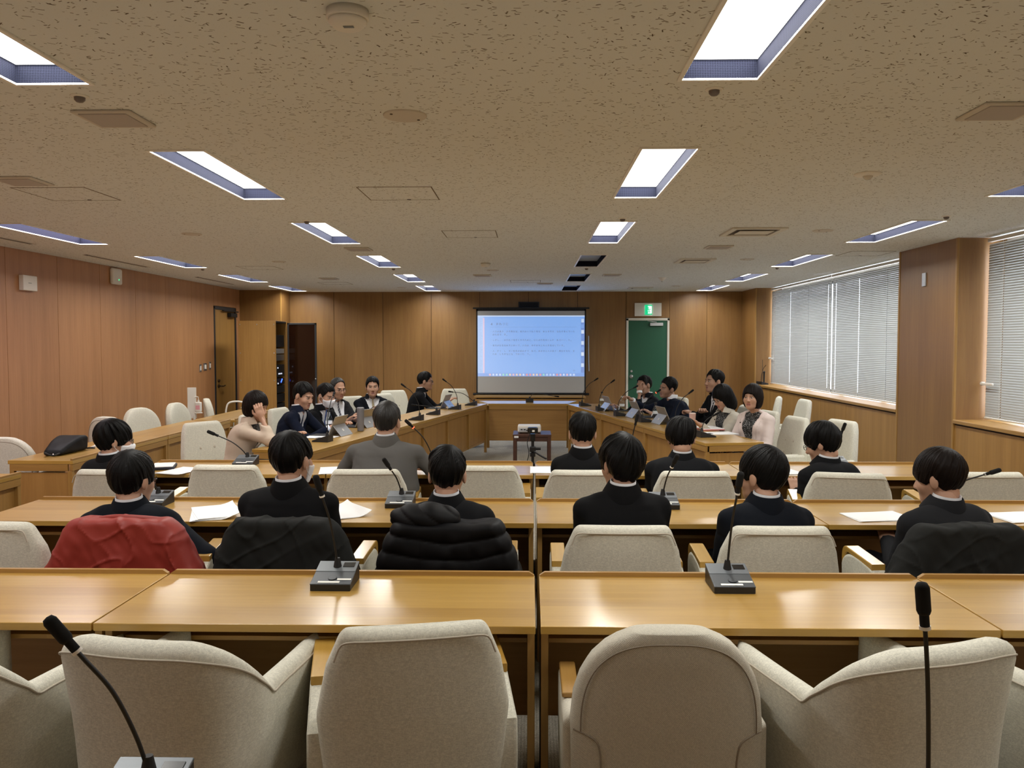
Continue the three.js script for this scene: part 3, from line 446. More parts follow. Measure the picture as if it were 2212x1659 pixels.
// ---------------------------------------------------------------- heads: origin at the middle of the skull, face towards -z
function headField(f) {                                             // f: female, slightly finer jaw
  const jw = f ? 0.040 : 0.046;
  const skull = ellip([0, 0.012, 0.014], [0.0755, 0.098, 0.094]), face = ellip([0, -0.045, -0.028], [0.061, 0.086, 0.066]), jaw = ellip([0, -0.094, -0.046], [jw, 0.03, 0.044]), cheekL = ellip([-0.04, -0.04, -0.058], [0.026, 0.026, 0.024]), cheekR = ellip([0.04, -0.04, -0.058], [0.026, 0.026, 0.024]);
  const nose = capsule([0, -0.008, -0.090], [0, -0.040, -0.108], 0.008, 0.0125), noseW = ellip([0, -0.045, -0.098], [0.0175, 0.009, 0.012]), brow = capsule([-0.032, 0.012, -0.080], [0.032, 0.012, -0.080], 0.011, 0.011), lipU = capsule([-0.019, -0.0735, -0.085], [0.019, -0.0735, -0.085], 0.0065, 0.0065), lipL = capsule([-0.015, -0.084, -0.084], [0.015, -0.084, -0.084], 0.0072, 0.0072), chin = ellip([0, -0.112, -0.072], [0.02, 0.017, 0.018]);
  const earL = ellip([-0.080, -0.022, 0.014], [0.010, 0.032, 0.019]), earR = ellip([0.080, -0.022, 0.014], [0.010, 0.032, 0.019]), neck = capsule([0, -0.05, 0.022], [0, -0.088, 0.026], f ? 0.046 : 0.052, f ? 0.046 : 0.052);
  const eL = ellip([-0.031, -0.008, -0.096], [0.017, 0.011, 0.014]), eR = ellip([0.031, -0.008, -0.096], [0.017, 0.011, 0.014]), bL = ellip([-0.031, -0.009, -0.075], [0.0145, 0.0125, 0.0125]), bR = ellip([0.031, -0.009, -0.075], [0.0145, 0.0125, 0.0125]);
  const base = blend([skull, face, jaw, cheekL, cheekR, chin], 0.03);
  return (x, y, z) => { let d = smin(base(x, y, z), neck(x, y, z), 0.025); d = smin(d, brow(x, y, z), 0.014); d = smax(d, -Math.min(eL(x, y, z), eR(x, y, z)), 0.012); d = smin(d, Math.min(bL(x, y, z), bR(x, y, z)), 0.004); d = smin(d, smin(nose(x, y, z), noseW(x, y, z), 0.01), 0.012); d = smin(d, Math.min(lipU(x, y, z), lipL(x, y, z)), 0.006); d = smin(d, Math.min(earL(x, y, z), earR(x, y, z)), 0.008); return d; };
}
const HEADS = {};
function headGeo(f, tone) {
  const key = f + '|' + tone; if (HEADS[key]) return HEADS[key];
  const fld = HEADS['f' + f] || (HEADS['f' + f] = headField(f)); const raw = HEADS['g' + f] || (HEADS['g' + f] = nets(fld, [-0.105, -0.2, -0.14], [0.105, 0.125, 0.125], 0.0038));
  const t = tone, S = [0.50 * t, 0.285 * t, 0.19 * t], L = [0.40 * t, 0.15 * t, 0.12 * t], D = [0.03, 0.022, 0.018];
  const g = paint(raw.clone(), (x, y, z) => {
    const ax = Math.abs(x); let c = S.slice(); const mixTo = (q, k) => { c = c.map((v, i) => lerp(v, q[i], k)); };
    if (z < -0.05) {
      if (y > -0.093 && y < -0.064 && ax < 0.024) mixTo(L, (f ? 1 : 0.75) * (1 - sstep(0.017, 0.024, ax)));
      if (Math.abs(y + 0.0785) < 0.0022 && ax < 0.022) mixTo(D, 0.6);
      const by = 0.014 - (ax - 0.03) * (ax - 0.03) * 5; if (Math.abs(y - by) < (f ? 0.0032 : 0.005) && ax > 0.013 && ax < 0.05) mixTo(D, 0.85);
      const ey = -0.0085, q = ((ax - 0.031) / 0.0145) ** 2 + ((y - ey) / 0.0052) ** 2; if (q < 1) mixTo(Math.abs(ax - 0.031) < 0.007 ? D : [0.6, 0.56, 0.52], 0.95); else if (q < 1.9 && y > ey) mixTo(D, 0.7);
    }
    const n = noise3(x * 60, y * 60, z * 60) * 0.03; return c.map((v) => v * (1 + n));
  });
  return (HEADS[key] = g);
}
// hair: key heights of its lower edge from the forehead (0) round to the nape (1)
const HAIR = {
  student: { edge: [[0, 0.045], [0.22, 0.03], [0.38, -0.01], [0.47, -0.005], [0.56, 0.0], [0.66, -0.065], [0.8, -0.108], [1, -0.114]], t: 0.021, tuft: 0.011, taper: 0.016 },
  bowl: { edge: [[0, 0.01], [0.2, 0.0], [0.36, -0.03], [0.48, -0.03], [0.58, -0.035], [0.7, -0.085], [0.85, -0.104], [1, -0.106]], t: 0.024, tuft: 0.006, taper: 0.015 },
  shaggy: { edge: [[0, 0.0], [0.22, -0.01], [0.36, -0.045], [0.48, -0.04], [0.58, -0.045], [0.7, -0.095], [0.85, -0.118], [1, -0.12]], t: 0.026, tuft: 0.016, taper: 0.012 },
  neat: { edge: [[0, 0.062], [0.2, 0.058], [0.33, 0.02], [0.40, -0.025], [0.47, 0.0], [0.56, 0.01], [0.66, -0.05], [0.8, -0.085], [1, -0.09]], t: 0.017, tuft: 0.005, taper: 0.012 },
  thin: { edge: [[0, 0.085], [0.18, 0.083], [0.32, 0.05], [0.42, -0.02], [0.48, 0.0], [0.56, 0.0], [0.66, -0.055], [0.8, -0.09], [1, -0.095]], t: 0.011, tuft: 0.002, taper: 0.006 },
  quiff: { edge: [[0, 0.062], [0.2, 0.055], [0.34, 0.01], [0.41, -0.03], [0.47, 0.0], [0.56, 0.005], [0.66, -0.055], [0.8, -0.088], [1, -0.092]], t: 0.02, tuft: 0.012, taper: 0.014 },
  bob: { edge: [[0, 0.035], [0.18, 0.02], [0.29, -0.06], [0.38, -0.115], [0.6, -0.125], [0.8, -0.125], [1, -0.125]], t: 0.024, tuft: 0.003, taper: 0, low: [[0, -0.045, 0.02], [0.098, 0.115, 0.10]] },
  longbob: { edge: [[0, 0.03], [0.16, 0.01], [0.28, -0.07], [0.38, -0.17], [0.6, -0.195], [0.8, -0.19], [1, -0.19]], t: 0.024, tuft: 0.006, taper: 0, low: [[0, -0.08, 0.03], [0.105, 0.155, 0.105]] },
};
const HAIRGEO = {};
function hairGeo(style, seed) {
  const key = style + seed; if (HAIRGEO[key]) return HAIRGEO[key];
  const s = HAIR[style], low = s.low ? ellip(...s.low) : null, crown = new THREE.Vector3(0.15, 0.85, 0.5).normalize(), e1 = new THREE.Vector3(1, 0, 0).cross(crown).normalize(), e2 = crown.clone().cross(e1);
  const out = ellip([0, 0.014, 0.016], [0.0755 + s.t, 0.098 + s.t, 0.094 + s.t]);
  const f = (x, y, z) => {
    const az = Math.abs(Math.atan2(x, -z)) / Math.PI, L = polyline(s.edge, az)[0]; let d = out(x, y, z); if (low) d = smin(d, low(x, y, z), 0.03);
    const up = y - L; d += s.taper * (1 - sstep(0.0, 0.14, up)) * sstep(0.3, 0.55, az);
    const a = Math.atan2(x * e1.x + y * e1.y + z * e1.z, x * e2.x + y * e2.y + z * e2.z), r = Math.hypot(x, y, z) + 1e-6, pol = Math.acos(clamp((x * crown.x + y * crown.y + z * crown.z) / r, -1, 1));
    const ca = Math.cos(a), sa = Math.sin(a), strand = noise3(ca * 7, sa * 7, pol * 1.3 + seed), fine = noise3(ca * 30, sa * 30, pol * 1.6 + seed), mid = noise3(ca * 15, sa * 15, pol * 1.6 - seed), tf = noise3(x * 13 + seed * 7, y * 13, z * 13);
    const k = sstep(0.1, 0.6, pol); d -= s.tuft * (0.55 * strand * k + 0.4 * tf) + k * (0.0016 * fine + 0.003 * Math.pow(1 - Math.abs(mid), 2) - 0.0015);
    const jag = 0.012 * strand * (s.tuft > 0.006 ? 1.2 : 0.6);
    return smax(d, L + jag + 0.006 * fine * k - y, 0.016);
  };
  return (HAIRGEO[key] = nets(f, [-0.135, -0.27, -0.15], [0.135, 0.155, 0.16], 0.0042));
}
// hand: wrist at the origin, fingers towards -z, palm down; thumb on +x side
function handField(curl) {
  const parts = [rbox([0, 0, -0.045], [0.038, 0.013, 0.042], 0.012)], fingers = [];
  [[-0.029, 0.062], [-0.010, 0.076], [0.010, 0.080], [0.028, 0.070]].forEach(([x, len], i) => { const sp = (i - 1.5) * 0.05; let p = [x, 0.002, -0.082], ang = 0.12 + curl * 0.25; const seg = [len * 0.46, len * 0.30, len * 0.24], r = [0.0098, 0.009, 0.0082, 0.0072]; seg.forEach((l, k) => { const q = [p[0] + Math.sin(sp) * l, p[1] - Math.sin(ang) * l, p[2] - Math.cos(ang) * l]; fingers.push(capsule(p, q, r[k], r[k + 1])); p = q; ang += 0.25 + curl * 0.55; }); });
  let p = [0.034, -0.004, -0.02]; const q = [0.058, -0.014, -0.05], q2 = [0.056, -0.02, -0.078]; fingers.push(capsule(p, q, 0.013, 0.0105), capsule(q, q2, 0.0105, 0.008));
  const palm = parts[0], wrist = capsule([0, 0, 0.04], [0, 0, -0.02], 0.026, 0.026);
  return (x, y, z) => { let d = smin(palm(x, y, z), wrist(x * 1, y * 1.25, z), 0.02); let m = 1; for (const f of fingers) m = Math.min(m, f(x, y, z)); return smin(d, m, 0.008); };
}
const HANDG = [0.35, 1.25].map((c) => nets(handField(c), [-0.06, -0.1, -0.19], [0.085, 0.04, 0.06], 0.0042));
const hairMat = phy({ color: 0x060505, roughness: 0.55, specularIntensity: 0.3 }), hairBrown = phy({ color: 0x120a07, roughness: 0.55, specularIntensity: 0.3 }), hairGrey = phy({ color: 0x131110, roughness: 0.55 });
const skinMat = phy({ vertexColors: true, roughness: 0.55, sheen: 0.1 });
const cloth = (c, r = 0.9) => phy({ color: c, roughness: r, specularIntensity: 0.35 });
const CL = { black: cloth(0x0d0d0f), black2: cloth(0x101114), navy: cloth(0x0d1119), navyBlue: cloth(0x111728), grey: cloth(0x5a5856), char: cloth(0x1f2023), beige: cloth(0xc9b8a6), paleGrey: cloth(0xb9b3a6), pink: cloth(0xd8c9c4), trouser: cloth(0x101114), shirt: std({ color: 0xe9ecf2, roughness: 0.8 }), knit: cloth(0x131a2a), blouse: std({ map: dataTex(128, 128, (u, v) => { const n = pnoise(u * 24, v * 24, 24, 24, 5), k = n > 0.7 ? 150 : 24; return [k, k, k]; }, { size: [0.1, 0.1] }), roughness: 0.8 }) };

// ---------------------------------------------------------------- seated person; local frame faces -z, origin on the floor below the hips
function person(label, x, z, turn, o = {}) {
  const H = (o.top ?? 1.2) - (z > -6.6 ? 0.033 : 0.008), lean = o.lean ?? 0.1, twist = o.twist ?? 0, w = o.w ?? 1, female = !!o.f;
  const P = thing('person', label, 'person', [x, 0, z], turn);
  const hd = o.head || [0, 0, 0];                                  // yaw (left +), pitch (down +), roll
  const hip = [0, 0.5, 0], headC = [o.hx ?? 0, H - 0.116, -0.02 - lean * 0.75 - (o.fwd ?? 0)];
  const neckB = [headC[0] * 0.8, headC[1] - (z > -6.6 ? 0.114 : 0.132), headC[2] + 0.045];
  const cs = Math.cos(twist), sn = Math.sin(twist), rot = (v) => [v[0] * cs + v[2] * sn, v[1], -v[0] * sn + v[2] * cs];
  const rel = (dx, dy, dz) => { const r = rot([dx, 0, dz]); return [neckB[0] + r[0], neckB[1] + dy, neckB[2] + r[2]]; };
  const sw = 0.168 * w, sh = [rel(-sw, -0.098 + (o.shrug?.[0] ?? 0), 0.012), rel(sw, -0.098 + (o.shrug?.[1] ?? 0), 0.012)];
  const mid = (t) => [lerp(hip[0], neckB[0], t), lerp(hip[1], neckB[1], t), lerp(hip[2], neckB[2], t) + 0.03 * Math.sin(t * Math.PI)];
  const hcap = (c, half, r, dz = 0) => { const v = rot([half, 0, 0]); return capsule([c[0] - v[0], c[1], c[2] - v[2] + dz], [c[0] + v[0], c[1], c[2] + v[2] + dz], r, r); };
  // arms by two-bone reach
  const arms = [-1, 1].map((s, i) => {
    const t = (o.arms?.[i]) || (z > -6.6 ? { to: [s * 0.09, 0.64, -0.30], out: 0.25 } : { to: [s * 0.11, 0.765, -0.42 + neckB[2] * 0.3], out: 0.12 }); const S = sh[i], W = t.to; let d = [W[0] - S[0], W[1] - S[1], W[2] - S[2]], D = Math.hypot(...d); const U = 0.275 * (H / 1.2), F = 0.245 * (H / 1.2);
    if (D > U + F - 0.004) { const k = (U + F - 0.004) / D; d = d.map((v) => v * k); D = U + F - 0.004; } const Wr = [S[0] + d[0], S[1] + d[1], S[2] + d[2]], n = d.map((v) => v / D), a = (U * U - F * F + D * D) / (2 * D), hh = Math.sqrt(Math.max(0, U * U - a * a));
    let pole = t.pole || [s * (t.out ?? 0.45), -0.8, 0.35]; const dp = pole[0] * n[0] + pole[1] * n[1] + pole[2] * n[2]; pole = pole.map((v, k) => v - dp * n[k]); const pl = Math.hypot(...pole) || 1; const El = [0, 1, 2].map((k) => S[k] + n[k] * a + pole[k] / pl * hh);
    return { S, E: El, W: Wr, hand: t };
  });
  const torso = (g) => {                                            // g: how far the layer stands off the body
    const list = [hcap(mid(0.02), 0.075 * w, 0.118 * (0.7 + 0.3 * w) + g), hcap(mid(0.34), 0.072 * w, 0.102 * (o.belly ?? 1) + g, -0.012), hcap(mid(0.58), 0.082 * w, 0.098 + g, 0.0), hcap(mid(0.76), 0.095 * w, 0.068 + g, 0.010), capsule(sh[0], sh[1], 0.030 + g, 0.030 + g)];
    for (const q of sh) list.push(capsule([neckB[0], neckB[1] - 0.040, neckB[2] + 0.012], [lerp(neckB[0], q[0], 0.96), q[1] + 0.006, lerp(neckB[2], q[2], 0.96)], 0.036 + g * 0.6, 0.027 + g));
    if (female) for (const s of [-1, 1]) { const c = mid(0.62), r = rot([s * 0.065, 0, -0.085]); list.push(ellip([c[0] + r[0], c[1], c[2] + r[2]], [0.055 + g, 0.055 + g, 0.05 + g])); }
    return list;
  };
  const armList = (g) => arms.flatMap((A) => [capsule(A.S, A.E, 0.041 + g, 0.037 + g), capsule(A.E, A.W, 0.037 + g, 0.025 + g)]);
  // clothing
  const vOpen = o.open ?? 0.0;                                      // depth of the front opening below the neck
  const inFront = (x, y, z) => { const dx = x - neckB[0], dz = z - neckB[2]; return [dx * cs - dz * sn, dx * sn + dz * cs]; };
  const jf = blend(torso(0.012), 0.05), ja = armList(0.011).map((f) => f), seed = x * 13.7 + z * 7.1;
  const open = (x, y, z) => { const [lx, lz] = inFront(x, y, z), yy = y - (neckB[1] - vOpen); return Math.max(Math.abs(lx) - 0.012 - yy * (o.vw ?? 0.32), -yy * 0.5, lz + 0.01); };
  const jacket = (x, y, z) => {
    let d = jf(x, y, z); for (let i = 0; i < ja.length; i += 2) { const a = smin(ja[i](x, y, z), ja[i + 1](x, y, z), 0.03); d = smin(d, a, 0.022); }
    { const wr = noise3(x * 7 + seed, y * 13 + x * 5, z * 7); d += 0.005 * wr + 0.0035 * (1 - Math.abs(noise3(x * 10 - seed, y * 24 + z * 8, z * 10)) * 2) * 0.6; }
    d = smax(d, y - (neckB[1] + 0.004 + 0.22 * (z - neckB[2])), 0.012);      // neckline, lower in front
    if (vOpen) { const q = open(x, y, z); if (q > 0 && q < 0.045 && y > neckB[1] - vOpen) d -= 0.005; d = smax(d, -q, 0.004); }
    d = smax(d, 0.43 - y, 0.01);
    for (const A of arms) { const vx = A.W[0] - A.E[0], vy = A.W[1] - A.E[1], vz = A.W[2] - A.E[2], l = Math.hypot(vx, vy, vz), k = ((x - A.W[0]) * vx + (y - A.W[1]) * vy + (z - A.W[2]) * vz) / l; const rr = Math.hypot(x - A.W[0], y - A.W[1], z - A.W[2]); if (rr < 0.12) d = smax(d, k - 0.004, 0.006); }
    return d;
  };
  let lo = [1e9, 1e9, 1e9], hi = [-1e9, -1e9, -1e9]; const grow = (p, r) => p.forEach((v, k) => { lo[k] = Math.min(lo[k], v - r); hi[k] = Math.max(hi[k], v + r); });
  grow(hip, 0.24); grow(neckB, 0.14); sh.forEach((q) => grow(q, 0.1)); arms.forEach((A) => { grow(A.E, 0.08); grow(A.W, 0.07); });
  const far = z < -6.6, cell = far ? 0.0125 : 0.0115, jm = CL[o.cloth || 'black'];
  mesh(o.garment || 'jacket', nets(jacket, [lo[0], Math.max(lo[1], 0.4), lo[2]], hi, cell), jm, P);
  // shirt front and collar
  const shf = blend(torso(0.0035), 0.05);
  if (vOpen) { const shirt = (x, y, z) => { let d = smax(shf(x, y, z), y - (neckB[1] + 0.01 + 0.4 * (z - neckB[2])), 0.01); d = smax(d, open(x, y, z) - 0.02, 0.004); return smax(d, -(inFront(x, y, z)[1] * -1 - 0.005), 0.01); }; mesh(o.top2 || 'shirt', boxUV(nets(shirt, [neckB[0] - 0.16, neckB[1] - vOpen - 0.03, neckB[2] - 0.2], [neckB[0] + 0.16, neckB[1] + 0.05, neckB[2] + 0.06], 0.009)), o.shirt ? CL[o.shirt] : CL.shirt, P); }
  const tiltX = -Math.atan2(headC[2] - neckB[2], headC[1] - neckB[1]) * 0.7;
  const band = (r0x, r0z, y0, y1, th, flare, gap, backUp, low = 0) => { const rings = []; for (let i = 0; i <= 40; i++) { const a = lerp(gap, Math.PI * 2 - gap, i / 40), c = Math.sin(a), s = -Math.cos(a), up = backUp * (0.5 + 0.5 * s); const pt = (k, y) => [c * (r0x + k), y + up, s * (r0z + k)]; rings.push([pt(low, y0), pt(th + low, y0), pt(th + flare + low * 0.4, lerp(y0, y1, 0.5)), pt(th, y1), pt(0, y1)]); } const g = loft(rings); g.rotateX(tiltX); g.rotateY(twist); g.translate(neckB[0], neckB[1], neckB[2] + 0.012); return g; };
  if (!o.noCollar) mesh('shirt_collar', band(0.054, 0.057, -0.025, 0.033, 0.004, 0.003, 0.16, 0.014), o.collarMat ? CL[o.collarMat] : CL.shirt, P);
  if (!o.noLapel) mesh('jacket_collar', band(0.061, 0.065, -0.05, 0.020, 0.006, 0.004, vOpen ? 0.7 : 0.4, 0.018, 0.034), jm, P);
  if (o.tie) { const g = [], N = 14; for (let i = 0; i <= N; i++) { const t = i / N, y = neckB[1] - 0.012 - t * (vOpen + 0.01), hw = t < 0.12 ? 0.014 : lerp(0.012, 0.034, t); let zz = -0.2; for (let q = 0; q < 60; q++) { const c = rot([0, 0, zz]); if (shf(neckB[0] + c[0], y, neckB[2] + c[2]) < -0.001) break; zz += 0.004; } const th = t < 0.12 ? 0.012 : 0.005; const c = [-1, 1].flatMap((s) => [[s * hw, zz - th], [s * hw, zz]]); const ring = [[-hw, zz], [-hw * 0.6, zz - th], [hw * 0.6, zz - th], [hw, zz]].map(([a, b]) => { const r = rot([a, 0, b]); return [neckB[0] + r[0], y, neckB[2] + r[2]]; }); g.push(ring); } mesh('tie', boxUV(loft(g)), o.tie, P); }
  // legs
  const kn = [-1, 1].map((s) => [s * 0.12, 0.5, -0.40]), an = [-1, 1].map((s, i) => [s * 0.12, 0.09, -0.40 + (o.tuck ?? 0.06)]);
  const legs = (g) => blend([0, 1].flatMap((i) => [capsule([(i ? 1 : -1) * 0.085, 0.5, 0], kn[i], 0.078 + g, 0.056 + g), capsule(kn[i], an[i], 0.054 + g, 0.04 + g)]), 0.02);
  mesh('trousers', nets(legs(0.012), [-0.24, 0.05, -0.52], [0.24, 0.62, 0.12], 0.02), o.trouser ? CL[o.trouser] : CL.trouser, P);
  for (let i = 0; i < 2; i++) mesh('shoe', loft([[0.01, 0.02], [0.085, 0.04], [0.09, 0.045], [0.06, 0.04], [0.02, 0.015]].map((r, k) => { const zz = an[i][2] + [0.075, 0.05, -0.03, -0.13, -0.19][k], hgt = [0.03, 0.085, 0.08, 0.05, 0.025][k]; return [...Array(12)].map((_, j) => { const a = j / 12 * Math.PI * 2; return [an[i][0] + Math.cos(a) * r[1], hgt / 2 + 0.003 + Math.sin(a) * hgt / 2, zz]; }); })), M.blackGloss, P);
  // body: torso, limbs, neck, head and hands in one mesh
  const tone = o.tone ?? 1, skin = (g) => paint(g, (a, b, c) => { const n = 1 + noise3(a * 40, b * 40, c * 40) * 0.03; return [0.50 * tone * n, 0.285 * tone * n, 0.19 * tone * n]; });
  const core = blend([...torso(-0.012), ...armList(-0.006), capsule(neckB, [headC[0], headC[1] - 0.05, headC[2] + 0.02], 0.05, 0.046)], 0.03), lg = legs(-0.006);
  grow(kn[0], 0.1); grow(kn[1], 0.1);
  const bodyG = [skin(nets((a, b, c) => smin(core(a, b, c), lg(a, b, c), 0.02), [lo[0], 0.06, lo[2] - 0.02], [hi[0], headC[1] - 0.02, hi[2]], 0.02))];
  const hm = new THREE.Matrix4().compose(new THREE.Vector3(...headC), new THREE.Quaternion().setFromEuler(new THREE.Euler(-hd[1], hd[0], hd[2], 'YXZ')), new THREE.Vector3(1, 1, 1).multiplyScalar(o.hs ?? (female ? 0.95 : 1)));
  bodyG.push(headGeo(female, tone).clone().applyMatrix4(hm));
  { const hb = new THREE.Vector3(0, -0.06, 0.024).applyMatrix4(hm), r = female ? 0.045 : 0.052; bodyG.push(skin(nets(capsule([neckB[0], neckB[1] - 0.05, neckB[2] + 0.012], hb.toArray(), r + 0.003, r - 0.001), [Math.min(neckB[0], hb.x) - 0.07, neckB[1] - 0.12, Math.min(neckB[2], hb.z) - 0.07], [Math.max(neckB[0], hb.x) + 0.07, hb.y + 0.07, Math.max(neckB[2] + 0.02, hb.z) + 0.07], 0.007))); }
  arms.forEach((A, i) => {
    const t = A.hand, dir = new THREE.Vector3(A.W[0] - A.E[0], A.W[1] - A.E[1], A.W[2] - A.E[2]).normalize(), d2 = t.dir ? new THREE.Vector3(...t.dir).normalize() : dir, up0 = new THREE.Vector3(...(t.up || [0, 1, 0])), zax = d2.clone().negate(), xax = up0.clone().cross(zax).normalize(), yax = zax.clone().cross(xax);
    const m = new THREE.Matrix4().makeBasis(xax, yax, zax); m.setPosition(A.W[0] + dir.x * 0.006, A.W[1] + dir.y * 0.006, A.W[2] + dir.z * 0.006); const g = HANDG[t.curl ? 1 : 0].clone(); if (i === 1) { g.scale(-1, 1, 1); const ix = g.index.array; for (let k = 0; k < ix.length; k += 3) { const q = ix[k]; ix[k] = ix[k + 1]; ix[k + 1] = q; } const nn = g.attributes.normal; }
    bodyG.push(skin(g.applyMatrix4(m)));
    if (o.cuff) { const c = new THREE.CylinderGeometry(0.036, 0.036, 0.03, 18).rotateX(Math.PI / 2).applyMatrix4(new THREE.Matrix4().makeBasis(xax, yax, zax).setPosition(A.W[0] - dir.x * 0.004, A.W[1] - dir.y * 0.004, A.W[2] - dir.z * 0.004)); mesh('cuff', c, CL.shirt, P); }
  });
  mesh('body', bodyG, skinMat, P);
  const onHead = (name, g, mat) => { const m = mesh(name, g, mat, P); m.applyMatrix4(hm); return m; };
  onHead('hair', hairGeo(o.hair || 'student', o.hseed ?? Math.round((x + z) * 10)), o.hairMat || hairMat);
  if (o.glasses) { const fm = std({ color: 0x1a1c20, roughness: 0.3, metalness: 0.6 }); const rim = (s) => { const t = new THREE.TorusGeometry(0.021, 0.0018, 6, 24).scale(1, 0.78, 1); t.translate(s * 0.031, -0.009, -0.103); return t; }; onHead('glasses', [rim(-1), rim(1), tube([[-0.011, -0.006, -0.104], [0, -0.003, -0.107], [0.011, -0.006, -0.104]], 0.0017, 8, 6), tube([[-0.052, -0.006, -0.101], [-0.076, -0.006, -0.07], [-0.083, -0.006, 0.01]], 0.0018, 12, 6), tube([[0.052, -0.006, -0.101], [0.076, -0.006, -0.07], [0.083, -0.006, 0.01]], 0.0018, 12, 6)], fm); }
  if (o.mask) {
    const hf = HEADS['f' + female] || (HEADS['f' + female] = headField(female)); const fld = (a, b, c) => { let d = hf(a, b * 1.0, c) - 0.0065; const pad = ellip([0, -0.06, -0.075], [0.05, 0.055, 0.045])(a, b, c); d = smin(d, pad, 0.02); d = Math.max(d, b + 0.026 - Math.abs(a) * -0.15, -b - 0.118, c + 0.03 + Math.abs(a) * -0.02); return d; };
    onHead('face_mask', nets(fld, [-0.1, -0.14, -0.15], [0.1, -0.01, 0.0], 0.0045), std({ color: 0xeef0f6, roughness: 0.85 }));
    for (const s of [-1, 1]) onHead('ear_loop', tube([[s * 0.07, -0.035, -0.036], [s * 0.081, -0.012, -0.006], [s * 0.087, -0.004, 0.016], [s * 0.086, -0.05, 0.012], [s * 0.07, -0.085, -0.034]], 0.0014, 24, 6), std({ color: 0xeeeeee, roughness: 0.8 }));
  }
  if (o.badge) { let zz = -0.25; const c0 = mid(0.72); for (let q = 0; q < 80; q++) { const r = rot([o.badge, 0, zz]); if (jacket(c0[0] + r[0], c0[1], c0[2] + r[2]) < 0) break; zz += 0.003; } const r = rot([o.badge, 0, zz]); mesh('lapel_badge', new THREE.SphereGeometry(0.009, 10, 8).scale(1, 1, 0.4).translate(c0[0] + r[0], c0[1], c0[2] + r[2]), M.bronze, P); }
  return P;
}
// ---------------------------------------------------------------- people
const tieBlue = std({ color: 0x3c5a9c, roughness: 0.6 }), stripe = (a, b) => std({ map: dataTex(64, 64, (u, v) => ((u + v) % 0.5) < 0.25 ? a : b, { size: [0.06, 0.06] }), roughness: 0.6 }), tieStripe = stripe([30, 32, 48], [150, 150, 160]), tieDark = std({ color: 0x1b2440, roughness: 0.6 }), tieGold = std({ color: 0xb7a888, roughness: 0.6 });
// second row, seen from behind
person('student in navy suit with black hair, red coat on his chair', -1.85, -3.80, 0.1, { top: 1.12, lean: 0.06, head: [-0.35, 0.1, 0], hair: 'bowl', cloth: 'navy', glasses: true, w: 1.08, hx: -0.02, arms: [null, { to: [0.26, 0.60, -0.12], out: 1.0 }] });
person('student in black suit with a face mask, dark grey coat behind him', -1.12, -3.80, -0.04, { top: 1.215, lean: 0.06, head: [-0.28, 0.08, 0.03], hair: 'student', mask: true, w: 1.08 });
person('student in black suit in front of the black puffer coat', -0.39, -3.80, 0, { top: 1.15, lean: 0.07, head: [0.02, 0.1, 0], hair: 'student', hseed: 41, cloth: 'black2', w: 1.0 });
person('student with tousled hair right of the centre gap, second row', 0.42, -3.78, 0.06, { top: 1.205, lean: 0.06, head: [0.3, 0.1, 0.02], hair: 'shaggy', hseed: 12, w: 1.02 });
person('student with smooth round haircut, second row, beside the tall microphone', 1.07, -3.78, 0.1, { top: 1.155, lean: 0.06, head: [0.55, 0.05, 0], hair: 'bowl', hseed: 5, cloth: 'navy', w: 1.02 });
person('student with brownish hair reading at the right, charcoal coat behind', 1.90, -3.80, 0.22, { top: 1.14, lean: 0.08, head: [0.5, 0.22, 0.03], hair: 'bowl', hseed: 8, hairMat: hairBrown, cloth: 'char', w: 1.06 });
// third row
person('masked student with glasses at the left, third row', -2.74, -5.28, -0.2, { top: 1.13, lean: 0.1, head: [-0.75, 0.12, 0], hair: 'shaggy', hseed: 3, mask: true, glasses: true, cloth: 'black', w: 0.9 });
person('man in grey suit speaking into a microphone, third row', -0.95, -5.32, -0.05, { top: 1.25, lean: 0.14, head: [-0.12, 0.04, 0], hair: 'neat', hairMat: hairGrey, cloth: 'grey', w: 1.22, belly: 1.25, glasses: true, tone: 0.95, arms: [{ to: [-0.2, 0.75, -0.30], out: 0.8 }, { to: [0.24, 0.75, -0.30], out: 0.9 }] });
person('student in black suit sitting right of the tripod, third row', 0.33, -5.28, -0.02, { top: 1.185, lean: 0.08, head: [0.02, 0.12, 0], hair: 'student', hseed: 21, w: 0.88 });
person('student with bowed head in dark suit, third row', 0.97, -5.26, -0.05, { top: 1.145, lean: 0.2, head: [-0.05, 0.45, 0], hair: 'shaggy', hseed: 33, cloth: 'black2', w: 1.12 });
person('student leaning forward and reading on the right, third row', 1.95, -5.22, 0.45, { top: 1.12, lean: 0.22, head: [0.45, 0.35, 0], hair: 'shaggy', hseed: 17, cloth: 'black2', w: 1.0, glasses: true });
// horseshoe, left side
person('woman in beige jacket with her hand at her ear', -2.60, -7.32, faceL + 0.15, { f: true, top: 1.185, lean: 0.2, head: [-0.15, 0.35, 0], hair: 'bob', hairMat: hairBrown, cloth: 'beige', open: 0.3, shirt: 'blouse', w: 0.92, noCollar: true, arms: [{ to: [-0.16, 0.75, -0.44] }, { to: [0.12, 0.965, -0.26], pole: [0.25, -0.4, -1], dir: [-0.12, 1, 0.4], up: [1, 0.1, -0.2], curl: 1 }], badge: -0.09 });
person('man in navy suit looking down at his tablet, near left', -2.46, -8.32, faceL + 0.05, { top: 1.215, lean: 0.22, head: [-0.25, 0.35, 0], hair: 'quiff', hseed: 2, cloth: 'navyBlue', open: 0.3, tie: tieDark, w: 1.05, cuff: true, arms: [{ to: [-0.12, 0.77, -0.52] }, { to: [0.12, 0.77, -0.50] }], badge: 0.09 });
